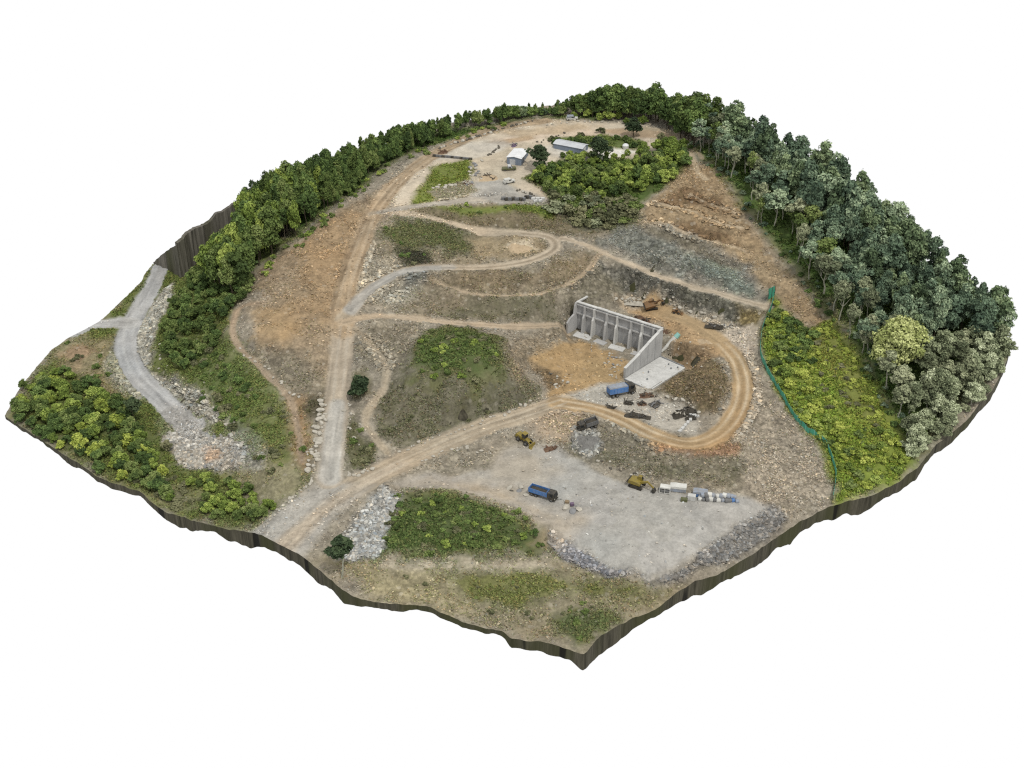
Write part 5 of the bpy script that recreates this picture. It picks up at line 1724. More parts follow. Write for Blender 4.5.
tilt_to_ground(excavator('yellow excavator with its arm lowered at the back edge of the gravel yard', P_YELLOW, 1.15, ((1.1, 1.8), (3.0, 2.7), (4.7, 1.4), (4.9, 0.5))), 637, 486, -30)
tilt_to_ground(excavator('rusty orange excavator on the excavated floor behind the concrete wall', P_ORANGE, 1.15, ((1.1, 1.7), (2.9, 2.8), (3.9, 1.5), (3.8, 0.5)), 0.2), 652, 307, -8)


# ------------------------------------------------------------------ wheeled loader
def loader(label, mat, s=1.0):
    t = empty('wheel_loader', (0, 0, 0), 0, label, 'loader', None)
    for x in (-1.6, 1.5):
        for y in (-1.05, 1.05):
            wheel(t, x, y, 0.75, 0.6)
    MB().prism([(-3.0, 0.9), (-0.5, 0.9), (-0.5, 2.0), (-2.6, 2.05), (-3.0, 1.7)], -0.95, 0.95).build('engine_hood', mat, t)
    MB().prism([(-0.5, 0.8), (1.9, 0.8), (2.1, 1.3), (0.9, 1.7), (-0.5, 1.7)], -0.6, 0.6).build('front_frame', mat, t)
    c = MB().prism([(-0.75, 1.9), (0.55, 1.75), (0.65, 2.3), (0.4, 3.2), (-0.75, 3.2)], -0.75, 0.75).build('cab', P_DARK, t)
    MB().bar((0.67, 0, 2.3), (0.45, 0, 3.1), 1.3, 0.04).build('windscreen', P_GLASS, c)
    MB().box((-0.15, 0, 3.25), (1.5, 1.6, 0.1)).build('cab_roof', mat, c)
    for y in (-0.6, 0.6):
        MB().bar((1.0, y, 1.7), (3.2, y, 0.7), 0.2, 0.3).build('lift_arm', mat, t)
    MB().prism([(3.0, 0.1), (4.2, 0.05), (4.25, 0.2), (3.35, 0.35), (3.2, 1.3), (3.0, 1.3)], -1.4, 1.4).build('bucket', mat, t)
    t.scale = (s, s, s)
    return t


tilt_to_ground(loader('yellow wheel loader parked at the fork of the dirt roads', P_YELLOW, 1.02), 524, 442, -41)
tilt_to_ground(loader('small brown loader on the excavated floor beside the orange excavator', P_ORANGE, 0.55), 677, 312, -25, 3)

# ------------------------------------------------------------------ the concrete structure
A = Vector((22.75, 385.6, 0))
B = Vector((51.1, 366.1, 0))
E = Vector((37.5, 351.4, 0))
ZB, ZT = 2.4, 13.2
root = empty('retaining_wall', (B.x, B.y, ZB), 0, 'roofless grey concrete retaining wall with ribs and a sloping side wall in the excavation', 'concrete wall', None)


def placed(mb, name, mat, origin, ang, parent):
    o = mb.build(name, mat, parent)
    o.matrix_local = Matrix.Translation(Vector((origin.x - B.x, origin.y - B.y, 0))) @ Matrix.Rotation(ang, 4, 'Z')
    return o


# local frame of the back wall: x from A to B, y into the open side (towards the viewer)
vAB = (B - A)
LA = vAB.length
aA = math.atan2(vAB.y, vAB.x)
H = ZT - ZB
bw = MB()
bw.box((LA / 2, 0.35, H / 2), (LA, 0.7, H))
bwall = placed(bw, 'back_wall', CONC_M, A, aA, root)
cp = MB()
for i in range(8):
    x0_, x1_ = LA * i / 8 + 0.02, LA * (i + 1) / 8 - 0.02
    zz = H + (0.12 if i in (2, 5) else 0.0)
    cp.box(((x0_ + x1_) / 2, 0.25, zz + 0.15), (x1_ - x0_, 1.15, 0.3))
placed(cp, 'coping', CONC_L, A, aA, bwall).matrix_local = Matrix.Identity(4)
for i in range(7):
    x = 3.4 + i * (LA - 6.0) / 6 + (0.5, -0.3, 0.2, -0.5, 0.4, 0, -0.4)[i]
    top = H - (0.3 if i % 2 else 0.5)
    m = MB().prism([(0, 0), (2.3, 0), (1.7, top * 0.60), (0.9, top * 0.72), (0.9, top), (0, top)], -0.32 - 0.08 * (i % 3), 0.32)
    # the rib's own outline runs out from the wall
    o = m.build('rib', CONC_L if i % 2 else CONC, root)
    o.matrix_local = Matrix.Translation(Vector((A.x - B.x, A.y - B.y, 0))) @ Matrix.Rotation(aA, 4, 'Z') @ Matrix.Translation((x, -0.003, 0)) @ Matrix.Rotation(-math.pi / 2, 4, 'Z')
rl = MB()
rl.box((LA / 2 - 0.2, -0.32, H * 0.63), (LA - 1.2, 0.5, 0.45)).box((LA / 2 - 0.2, -0.32, H - 0.65), (LA - 1.2, 0.4, 0.4))
placed(rl, 'beam', CONC, A, aA, root)
st = MB()
for x in np.linspace(1.4, LA - 1.0, 15):
    st.box((x, -0.04, H * 0.31), (0.09, 0.08, H * 0.62))
placed(st, 'formwork_strip', CONC_L, A, aA, root)
# right side wall: sloping top, pour joints, coping in steps
vBE = E - B
LE = vBE.length
aE = math.atan2(vBE.y, vBE.x)
h0, h1 = H, 6.5 - ZB
pts = [(0, 0), (LE, 0), (LE, h1), (LE * 0.97, h1 + 0.1), (LE * 0.62, h0 - (h0 - h1) * 0.66), (LE * 0.60, h0 - (h0 - h1) * 0.60), (LE * 0.40, h0 - (h0 - h1) * 0.38), (LE * 0.38, h0 - (h0 - h1) * 0.34), (LE * 0.12, h0 - (h0 - h1) * 0.08), (LE * 0.10, h0), (0, h0)]
sw = MB().prism(pts, -0.4, 0.4)
swall = placed(sw, 'side_wall', CONC, B, aE, root)
j = MB()
for x in np.linspace(LE * 0.2, LE * 0.8, 4):
    hh = np.interp(x, [p[0] for p in pts[2:][::-1]], [p[1] for p in pts[2:][::-1]])
    j.box((x, 0.42, hh / 2 - 0.05), (0.06, 0.04, hh - 0.3))
joint = j.build('pour_joint', CONC_D, swall)
cpp = MB()
top = pts[2:]
for (xa, za), (xb, zb) in zip(top[:-1], top[1:]):
    cpp.bar((xa, 0, za + 0.1), (xb, 0, zb + 0.1), 1.0, 0.22)
cpp.build('coping', CONC_L, swall)
# left side wall, low and curved down
aL = aE
lw = MB().prism([(0, 0), (5.2, 0), (5.2, 4.4), (4.0, 5.6), (1.6, 6.6), (1.2, 9.6), (0.7, H), (0, H)], -0.35, 0.35)
placed(lw, 'end_wall', CONC, A + Vector((0.2, -0.1, 0)), aL, root)
rt = MB().box((3.4, 0.1, H - 0.35), (6.0, 0.7, 0.5)).box((6.2, 0.1, H / 2 - 1), (0.7, 0.7, H - 1.0))
placed(rt, 'tie_beam', CONC_L, A, math.radians(48), root)
# cast floor panels inside, laid unevenly
n_in = Vector((math.cos(aA - math.pi / 2), math.sin(aA - math.pi / 2), 0))
u_ = vAB.normalized()
for i, (s0, d0, ls, ld, tl) in enumerate(((0.15, 3.4, 6.5, 3.6, 0.02), (0.36, 3.6, 4.6, 2.6, -0.03), (0.56, 3.8, 5.6, 3.0, 0.03), (0.80, 3.5, 5.0, 2.4, -0.02))):
    p = A + u_ * (LA * s0) + n_in * d0
    z = max(float(height(p.x + dx_, p.y + dy_)) for dx_ in (-1.5, 0, 1.5) for dy_ in (-1.5, 0, 1.5))
    o = MB().box((0, 0, 0.16), (ls, ld, 0.32), bev=0.04).build('floor_panel', CONC_L if i % 2 == 0 else CONC, root)
    o.matrix_local = Matrix.Translation(Vector((p.x - B.x, p.y - B.y, z - ZB - 0.1))) @ Matrix.Rotation(aA + tl * 4, 4, 'Z') @ Matrix.Rotation(tl, 4, 'Y')

# the pad outside the side wall
v = Vector((math.cos(aE), math.sin(aE), 0))
nn = Vector((-math.sin(aE), math.cos(aE), 0))          # away from the wall, on its outer side
if (B + nn).x < B.x:
    nn = -nn
pad = empty('concrete_pad', (B.x, B.y, 2.6), 0, 'pale cast concrete pad with a white kerb outside the sloping side wall', 'concrete pad', None)
sgn = 1 if (Matrix.Rotation(aE, 4, 'Z') @ Vector((0, 1, 0))).dot(nn) > 0 else -1
pb = MB()
for a, b_, d0, d1 in ((1.0, 6.8, 0.6, 11.2), (6.85, 13.5, 0.6, 11.2), (13.55, 20.6, 0.6, 10.6)):
    pb.box(((a + b_) / 2, sgn * (d0 + d1) / 2, 0.2), (b_ - a, d1 - d0, 0.5), bev=0.03)
o = pb.build('slab', CONC_L, pad)
o.matrix_local = Matrix.Rotation(aE, 4, 'Z')
kb = MB()
for a, b_ in ((2.2, 8.6), (9.0, 12.5), (12.9, 19.8)):
    kb.box(((a + b_) / 2, sgn * 11.35, 0.42), (b_ - a, 0.45, 0.7), bev=0.04)
kb.build('kerb', CONC_L, o)
kb = MB().box((0.9, sgn * 5.5, 0.4), (0.4, 10.0, 0.6)).box((20.75, sgn * 5.6, 0.25), (0.3, 9.8, 0.6))
kb.build('kerb', CONC_D, o)
sb = MB()
for (a, d) in ((3, 9.5), (5, 8.2), (12, 4.0), (16, 6.5), (3.4, 6.0)):
    sb.box((a, sgn * d, 0.7), (0.35, 0.35, 0.6))
sb.build('starter_column', CONC_D, o)

# ------------------------------------------------------------------ white wrapped roll on the bank
p0, p1 = spot(652, 352), spot(668, 337)
p0 = Vector((B.x + 3.2, B.y + 0.4, float(height(B.x + 3.2, B.y + 0.4))))
q0 = spot(662, 345.5)
q1 = spot(677, 338.5)
t = empty('tarpaulin_roll', (q0.x, q0.y, q0.z), 0, 'white wrapped roll with a pale teal end lying behind the side wall', 'tarpaulin', None)
d = q1 - q0
m = MB()
path = [Vector((0, 0, 0.45)), d * 0.3 + Vector((0, 0, 0.55)), d * 0.6 + Vector((0, 0.2, 0.8)), d * 0.9 + Vector((0, 0, 0.9))]
for a, b_, r0, r1 in zip(path[:-1], path[1:], (0.45, 0.6, 0.75), (0.6, 0.75, 0.85)):
    m.cyl(a, b_, r0, r1, 10)
m.build('roll', P_WHITE, t)
MB().cyl(path[-1], d * 1.12 + Vector((0, 0, 1.1)), 0.95, 0.8, 10).build('end_cover', P_TEAL, t)

# ------------------------------------------------------------------ stones one can count
def rock_mesh(seed, mat):
    r = np.random.default_rng(seed)
    bm = bmesh.new()
    bmesh.ops.create_icosphere(bm, subdivisions=2, radius=1.0)
    cuts = unit(r.normal(size=(9, 3)))
    off = r.uniform(0.55, 0.9, 9)
    for v in bm.verts:
        c = np.array(v.co)
        for n_, o_ in zip(cuts, off):
            k = c @ n_ - o_
            if k > 0:
                c = c - n_ * k
        v.co = Vector(c * (1.0, r.uniform(0.78, 0.82), 0.7) + r.normal(size=3) * 0.02)
    me = bpy.data.meshes.new('boulder')
    bm.to_mesh(me)
    bm.free()
    me.materials.append(mat)
    return me


ROCKS = {m.name: [rock_mesh(s + 7 * i, m) for s in range(5)] for i, m in enumerate((P_STONE, P_DSTONE, P_GSTONE))}
N_ROCK = [0]


def rock(x, y, s, mat, name, label, group, flat=1.0):
    me = ROCKS[mat.name][int(rs.integers(5))]
    o = bpy.data.objects.new(name, me)
    o.location = (x, y, float(height(x, y)) + s * 0.22 * flat)
    o.rotation_euler = (rs.uniform(-.3, .3), rs.uniform(-.3, .3), rs.uniform(0, 6.28))
    o.scale = (s * rs.uniform(.85, 1.25), s * rs.uniform(.8, 1.1), s * rs.uniform(.7, 1.05) * flat)
    tag(o, label, 'rock', group)
    COL.objects.link(o)
    N_ROCK[0] += 1


def rock_row(px, n, smin, smax, wide, mat, label, group, name='boulder', flat=1.0, mat2=None):
    P = world_line(px)
    seg = np.hypot(*np.diff(P, axis=0).T)
    cum = np.concatenate([[0], np.cumsum(seg)])
    for i in range(n):
        s = cum[-1] * (i + rs.uniform(-.35, .35) + 0.5) / n
        x, y = np.interp(s, cum, P[:, 0]), np.interp(s, cum, P[:, 1])
        x, y = x + rs.normal() * wide, y + rs.normal() * wide
        rock(x, y, rs.uniform(smin, smax), mat2 if mat2 and rs.uniform() < 0.4 else mat, name, label, group, flat)


def rock_field(px, n, smin, smax, mat, label, group, name='boulder', mat2=None):
    P = world_line(px)
    lo, hi = P.min(0), P.max(0)
    k = 0
    while k < n:
        q = rs.uniform(lo, hi)
        if inside(q[:1], q[1:], P)[0]:
            rock(q[0], q[1], smin + (smax - smin) * rs.uniform() ** 2, mat2 if mat2 and rs.uniform() < 0.4 else mat, name, label, group)
            k += 1


rock_row([(325, 402), (322, 420), (318, 440), (312, 460), (309, 472)], 46, 0.5, 1.25, 0.9, P_STONE, 'pale boulder in the row along the left side of the straight grey road', 'boulder row along the straight road')
rock_row([(262, 528), (285, 506), (305, 488), (316, 474)], 20, 0.35, 0.8, 0.6, P_STONE, 'pale boulder on the verge where the roads meet at the cut edge', 'boulders on the verge at the junction')
rock_row([(396, 450), (420, 441), (450, 432), (480, 421), (512, 408), (530, 398)], 28, 0.3, 0.85, 0.5, P_STONE, 'pale stone along the foot of the central mound beside the road', 'stones at the foot of the mound')
rock_row([(346, 474), (358, 474), (374, 466)], 8, 0.4, 0.9, 0.4, P_STONE, 'pale boulder at the tip of the island between road and path', 'boulders at the island tip')
rock_row([(352, 398), (349, 415), (352, 436), (360, 450)], 10, 0.35, 0.8, 0.6, P_STONE, 'pale stone beside the path right of the straight road', 'stones beside the curved path')
rock_row([(420, 464), (440, 455), (468, 450), (488, 455)], 14, 0.35, 0.85, 0.7, P_STONE, 'pale stone on the low island before the gravel yard', 'stones on the low island', flat=0.8)
rock_row([(238, 350), (262, 366), (290, 392), (300, 402)], 12, 0.35, 0.8, 0.7, P_STONE, 'pale stone along the narrow brown path on the left slope', 'stones along the brown path')
rock_field([(345, 532), (385, 494), (398, 500), (384, 532), (366, 552), (345, 556)], 28, 0.45, 0.95, P_GSTONE, 'grey boulder in the riprap beside the junction', 'boulders in the riprap by the junction', mat2=P_STONE)
rock_field([(170, 440), (200, 432), (230, 434), (244, 452), (232, 468), (195, 466)], 40, 0.45, 1.0, P_GSTONE, 'boulder in the rubble heap at the end of the access road', 'boulders in the rubble heap', mat2=P_STONE)
rock_row([(160, 330), (156, 350), (168, 375), (195, 392), (225, 415), (240, 430)], 24, 0.4, 0.9, 1.6, P_STONE, 'pale boulder along the upper side of the access road', 'boulders beside the access road')
rock_row([(700, 566), (725, 552), (750, 534), (776, 516)], 24, 0.4, 0.85, 1.2, P_GSTONE, 'grey boulder on the rock bank of the gravel yard', 'boulders on the yard bank', mat2=P_DSTONE)
rock_row([(612, 297), (640, 297), (668, 302), (695, 311), (722, 322), (745, 338)], 24, 0.4, 1.1, 0.9, P_STONE, 'pale boulder at the foot of the dark slope behind the excavation', 'boulders at the foot of the dark slope')
rock_row([(657, 396), (672, 398), (688, 406), (700, 413)], 12, 0.4, 0.9, 0.4, P_STONE, 'white boulder along the foot of the brown spoil heap', 'white boulders by the spoil heap')
rock_field([(545, 372), (570, 374), (575, 392), (552, 390)], 12, 0.35, 0.9, P_STONE, 'pale stone in the dug pit left of the blue truck', 'stones in the dug pit', mat2=P_DSTONE)
rock_row([(437, 149.5), (460, 142), (481, 135.8), (502, 129), (518, 125), (532, 121.5)], 34, 0.55, 1.15, 0.25, P_DSTONE, 'dark stone in the long line edging the plateau', 'stone line along the plateau edge', 'edging_stone', mat2=P_STONE)
rock_row([(487, 156), (494, 152), (500, 146)], 8, 0.5, 0.9, 0.2, P_DSTONE, 'dark stone in the short kerb on the plateau', 'short stone kerb on the plateau', 'edging_stone')
rock_row([(474, 164), (470, 173), (473, 180), (466, 187)], 13, 0.5, 1.4, 0.8, P_STONE, 'pale stone heap piece beside the grassy patch on the plateau', 'pale stones beside the grassy patch', 'edging_stone', mat2=P_GSTONE)
rock_row([(432, 188), (446, 187), (455, 184)], 8, 0.5, 1.2, 0.9, P_STONE, 'pale stone in the rough grass at the plateau corner', 'pale stones in the rough grass', 'edging_stone')
rock_row([(516, 190), (526, 193), (534, 196)], 8, 0.5, 1.0, 0.4, P_STONE, 'pale stone on the verge under the island thicket', 'stones under the island thicket', 'edging_stone', mat2=P_DSTONE)

rock_row([(545, 125), (575, 121.5), (612, 124)], 11, 0.4, 0.9, 0.5, P_STONE, 'pale stone on the far verge of the plateau under the crest trees', 'pale stones on the far verge', 'edging_stone')
rock_row([(536, 143), (552, 138), (566, 134)], 7, 0.5, 0.9, 0.5, P_DSTONE, 'dark stone in the loose line across the middle of the plateau', 'loose dark stones on the plateau', 'edging_stone')
rock_row([(480, 158), (476, 168), (480, 180)], 9, 0.5, 1.1, 0.7, P_GSTONE, 'grey stone beside the dirt drive to the white roofed shed', 'grey stones beside the drive', 'edging_stone', mat2=P_STONE)
rock_field([(585, 340), (612, 352), (628, 366), (612, 372), (590, 352)], 22, 0.3, 0.8, P_STONE, 'pale rubble stone on the floor in front of the concrete wall', 'rubble on the floor before the wall', 'rubble_stone', mat2=P_GSTONE)
rock_field([(612, 366), (628, 370), (622, 384), (606, 380)], 14, 0.3, 0.8, P_STONE, 'pale rubble stone at the low end of the sloping side wall', 'rubble at the end of the side wall', 'rubble_stone')
rock_row([(664, 335), (690, 350), (700, 368)], 12, 0.3, 0.7, 1.2, P_STONE, 'pale stone on the brown bank behind the side wall', 'stones behind the side wall', 'rubble_stone')
rock_field([(660, 400), (700, 408), (700, 425), (670, 428)], 16, 0.25, 0.6, P_STONE, 'small pale stone scattered on the gravel apron', 'small stones on the apron', 'rubble_stone', mat2=P_DSTONE)
rock_row([(570, 452), (600, 462), (632, 474), (655, 480)], 18, 0.3, 0.75, 0.8, P_STONE, 'pale stone along the back edge of the gravel yard', 'stones along the back of the yard', 'rubble_stone', mat2=P_DSTONE)

# ------------------------------------------------------------------ stacked goods
def thing_box(name, label, cat, px, py, size, ang, mat, group=None, bev=0.06, lift=0.0):
    p = spot(px, py)
    o = MB().box((0, 0, size[2] / 2), size, bev=bev).build(name, mat)
    o.location = (p.x, p.y, p.z - 0.03 + lift)
    o.rotation_euler = (0, 0, math.radians(ang))
    return tag(o, label, cat, group)


def bag(name, label, cat, px, py, s, ang, mat, group=None, lift=0.0):
    """a filled bulk bag: bulging sides and four lifting loops drawn to the top"""
    p = spot(px, py)
    m = MB()
    g = bmesh.ops.create_cube(m.bm, size=1.0)
    bmesh.ops.subdivide_edges(m.bm, edges=m.bm.edges[:], cuts=4, use_grid_fill=True)
    for v in m.bm.verts:
        c = v.co
        k = 1 + 0.22 * (1 - (2 * c.z) ** 2)
        c.x *= k * (1 - 0.10 * abs(2 * c.y) ** 2)
        c.y *= k * (1 - 0.10 * abs(2 * c.x) ** 2)
        c.z += 0.10 * (1 - min(1, (c.x * c.x + c.y * c.y) * 5)) if c.z > 0.4 else 0
        c.x += random.uniform(-.02, .02)
        v.co = Vector((c.x * s, c.y * s, (c.z + 0.5) * s * 0.85))
    o = m.build(name, mat)
    o.location = (p.x, p.y, p.z - 0.04 + lift)
    o.rotation_euler = (0, 0, math.radians(ang))
    return tag(o, label, cat, group)


k = 0
for row, (yo, n, lift) in enumerate(((0, 11, 0), (-3.2, 10, 0), (-1.8, 9, 0.85))):
    for i in range(n):
        x = 700 + i * 3.7 + rs.uniform(-.7, .7) + row * 1.2
        y = 500 + (x - 700) * 0.055 + yo + rs.uniform(-.5, .5)
        mt = (P_PALEBLUE, P_WHITE, P_BLUE, P_GREY)[int(rs.choice(4, p=(.42, .24, .06, .28)))]
        bag('bulk_bag', 'filled bulk bag in the blue and white pile behind the gravel yard', 'bag', x, y, rs.uniform(.95, 1.3), rs.uniform(-30, 30), mt, 'pile of bulk bags', lift)
thing_box('storage_box', 'dull olive box before the row of bags', 'box', 684, 501, (2.0, 1.2, 1.0), -10, P_OLIVE)
thing_box('concrete_block', 'pale grey block beside the olive box', 'block', 691.5, 499.5, (2.3, 1.5, 1.7), -14, CONC_L)


def covered_stack(label, px, py, L, Wd, Ht, ang, mat, top):
    p = spot(px, py)
    t = empty('covered_stack', p, math.radians(ang), label, 'stack', None)
    MB().box((0, 0, Ht * 0.45), (L, Wd, Ht * 0.9), bev=0.05).build('goods', mat, t)
    MB().prism([(-L / 2 - .1, Ht * 0.62), (-L / 2 - .1, Ht * .95), (-L * .2, Ht * 1.05), (L * .15, Ht * .98), (L / 2 + .1, Ht * 1.02), (L / 2 + .1, Ht * .6)], -Wd / 2 - .08, Wd / 2 + .08).build('sheet', top, t)
    return t


covered_stack('white sheeted stack beside the yellow excavator', 678, 491, 4.6, 2.0, 1.9, -10, P_PALEBLUE, P_WHITE)
covered_stack('blue stack under a pale sheet next to the bag pile', 700, 495.5, 4.0, 2.0, 1.8, -12, P_BLUE, P_PALEBLUE)
# the open steel cage
p = spot(665, 492)
cage = empty('steel_cage', p, math.radians(-14), 'white open frame cage beside the yellow excavator', 'cage', None)
cg = MB()
for x in (-1.5, 0, 1.5):
    for y in (-1, 1):
        cg.box((x, y, 0.95), (0.14, 0.14, 1.9))
for z in (0.15, 1.85):
    for y in (-1, 1):
        cg.box((0, y, z), (3.14, 0.12, 0.12))
    for x in (-1.5, 1.5):
        cg.box((x, 0, z), (0.12, 2.0, 0.12))
cg.build('frame', P_WHITE, cage)
MB().box((0, 0, 0.65), (2.6, 1.7, 0.8), bev=0.1).build('contents', P_GREY, cage)
MB().box((0, 0.1, 1.96), (2.9, 1.9, 0.08)).build('lid', P_WHITE, cage)

# pale slabs round the blue tipper
for px, py, L, ang, mt, lab in ((510, 488, 2.2, 20, P_STONE, 'pale flat slab farthest from the blue tipper truck'), (521, 487, 2.6, -10, P_STONE, 'large pale slab behind the tail of the blue tipper truck'),
                               (519, 491, 1.9, 30, P_GSTONE, 'grey slab leaning among pale slabs by the blue tipper truck'), (526, 495, 2.0, -35, P_STONE, 'pale slab closest to the tail of the blue tipper truck'),
                               (512, 491, 1.2, 5, P_DSTONE, 'dark slab under the farthest pale slab'),
                               (566, 507, 3.2, -25, P_STONE, 'long pale slab before the cab of the blue tipper truck'), (579, 510, 2.4, 10, P_STONE, 'white slab farthest out on the open gravel yard'),
                               (573, 512, 2.6, -20, P_GSTONE, 'low grey slab beside the white slab on the yard')):
    p = spot(px, py)
    rock(p.x, p.y, L * 0.55, mt, 'stone_slab', lab, None, 0.55)
thing_box('wooden_crate', 'brown crate standing on the long pale slab', 'crate', 567, 504, (1.2, 1.0, 0.8), -25, P_TIMBER, lift=0.35)
thing_box('site_bin', 'mauve bin beside the brown crate', 'bin', 572, 506, (1.1, 0.9, 0.9), 15, P_PURPLE, lift=0.2)

# white blocks beside the apron
for i in range(5):
    x, y = 680 + i * 2.6, 432 - i * 2.9
    thing_box('concrete_block', 'white block in the short line on the gravel apron', 'block', x, y, (1.5, 0.9, 0.7), 50 + 8 * i, CONC_L, 'white blocks on the apron')
for i in range(3):
    thing_box('concrete_block', 'white block before the brown spoil heap', 'block', 697 - i * 3, 417 - i * 1.2, (1.4, 0.8, 0.6), 20 * i, CONC_L, 'white blocks by the spoil heap')


def scrap(label, px, py, L, Wd, Ht, ang, mats):
    """a heap of bent steel, timber and lumps"""
    L, Wd, Ht = L * 1.25, Wd * 1.3, Ht * 1.2
    p = spot(px, py)
    t = empty('scrap_heap', p, math.radians(ang), label, 'scrap heap', None)
    r = np.random.default_rng(int(px * 7 + py))
    m = MB()
    nx, ny = 10, 6
    vv = []
    for i in range(nx + 1):
        row = []
        for j_ in range(ny + 1):
            a, b_ = i / nx * 2 - 1, j_ / ny * 2 - 1
            hh = max(0, 1 - a * a) * max(0, 1 - b_ * b_)
            row.append(m.bm.verts.new((a * L / 2, b_ * Wd / 2, -0.2 + Ht * hh * r.uniform(0.4, 1.15) + 0.1 * hh)))
        vv.append(row)
    for i in range(nx):
        for j_ in range(ny):
            m.bm.faces.new((vv[i][j_], vv[i + 1][j_], vv[i + 1][j_ + 1], vv[i][j_ + 1]))
    m.build('heap', mats[0], t)
    m = MB()
    for i in range(int(5 + L)):
        c = np.array([r.uniform(-.45, .45) * L, r.uniform(-.4, .4) * Wd, Ht * r.uniform(.35, .8)])
        d = unit(r.normal(size=3) * (1, 1, .35)) * r.uniform(.5, 1.1)
        m.bar(c - d, c + d, r.uniform(.1, .5), r.uniform(.06, .22))
    m.build('scrap_piece', mats[1], t)
    return t


scrap('long dark scrap heap beside the ring road bend', 637, 417, 7.0, 2.2, 1.4, -12, (P_LOAD, P_DARK))
scrap('small dark scrap heap closest to the blue covered truck', 628, 404, 2.8, 1.8, 1.2, -20, (P_LOAD, P_DARK))
scrap('rusty scrap heap between two darker heaps on the apron', 642, 404.5, 2.8, 1.8, 1.1, 10, (P_RUST, P_DARK))
scrap('low dark scrap on the roadside end of the apron', 611, 408, 2.6, 1.2, 0.8, -20, (P_LOAD, P_DARK))
scrap('heap of dark steel beside the concrete pad kerb', 648, 396, 4.5, 2.4, 1.2, -8, (P_RUST, P_LOAD))
scrap('flat dark plates lying on the apron below the kerb', 656, 404, 3.2, 3.2, 0.6, -50, (P_DARK, P_GREY))
scrap('white and dark scrap heap before the brown spoil heap', 679, 415, 3.6, 2.6, 1.8, 20, (P_LOAD, P_STONE))
scrap('dark scrap heap at the foot of the brown spoil heap', 690, 412, 4.0, 2.2, 1.3, -10, (P_LOAD, P_DARK))
scrap('flat dark scrap heap next to white blocks', 691, 419, 3.6, 1.5, 0.9, -5, (P_LOAD, P_DARK))
scrap('rusty steel heap behind the top of the concrete wall', 641, 321, 7.0, 2.2, 1.6, -25, (P_RUST, P_DARK))
scrap('rusty timber heap behind the end of the concrete wall', 662, 332, 6.5, 2.0, 1.3, -30, (P_RUST, P_TIMBER))
scrap('dark row of scrap under the dark slope east of the excavator', 722, 327, 9.5, 1.8, 1.3, -14, (P_LOAD, P_GREY))
scrap('pale heap of stone and timber left of the orange excavator', 634, 303, 7.0, 3.2, 1.8, -10, (P_STONE, P_TIMBER))
scrap('thin rusty frame lying on the dirt beside the yellow loader', 550, 449, 3.2, 1.8, 0.8, 20, (P_RUST, P_RUST))

# small grey gravel heap under the grey truck
def heap(label, name, px, py, L, Wd, Ht, ang, mat):
    p = spot(px, py)
    m = MB()
    n_, k_ = 26, 9
    rings = []
    for i in range(k_ + 1):
        f_ = i / k_
        ring = []
        for a in range(n_):
            th = a / n_ * 2 * math.pi
            rr = f_ * (1 + 0.13 * math.sin(3 * th + 1) + 0.07 * math.sin(7 * th))
            x, y = rr * L / 2 * math.cos(th), rr * Wd / 2 * math.sin(th)
            c_, s_ = math.cos(math.radians(ang)), math.sin(math.radians(ang))
            X, Y = p.x + x * c_ - y * s_, p.y + x * s_ + y * c_
            z = float(height(X, Y)) - 0.15 + Ht * (1 - f_) ** 0.9 * random.uniform(.88, 1.06) if i < k_ else float(height(X, Y)) - 0.3
            ring.append(m.bm.verts.new((X - p.x, Y - p.y, z - p.z)))
        rings.append(ring)
    for i in range(k_):
        for a in range(n_):
            b_ = (a + 1) % n_
            m.bm.faces.new((rings[i][a], rings[i][b_], rings[i + 1][b_], rings[i + 1][a]))
    bmesh.ops.remove_doubles(m.bm, verts=m.bm.verts[:], dist=0.01)
    o = m.build(name, mat)
    o.location = p
    return tag(o, label, 'heap', None)


G_HEAP = paint_mat('heaped_gravel', (132, 131, 127), 0.95, 0.7, (92, 91, 88), 2.2)
S_HEAP = paint_mat('heaped_soil', (120, 104, 78), 0.95, 0.7, (82, 72, 52), 1.1)
PALE_HEAP = paint_mat('heaped_pale_sand', (192, 172, 142), 0.95, 0.4, (160, 138, 108), 1.1)
heap('grey gravel heap below the dark grey truck', 'gravel_heap', 587, 444, 9.0, 10.5, 2.0, 20, G_HEAP)
heap('pale round sand heap at the head of the ring road', 'sand_heap', 704, 342, 6.0, 3.2, 1.4, -30, PALE_HEAP)
heap('low pale sand heap inside the hairpin bend', 'sand_heap', 519, 249, 10.0, 6.0, 0.9, 0, PALE_HEAP)

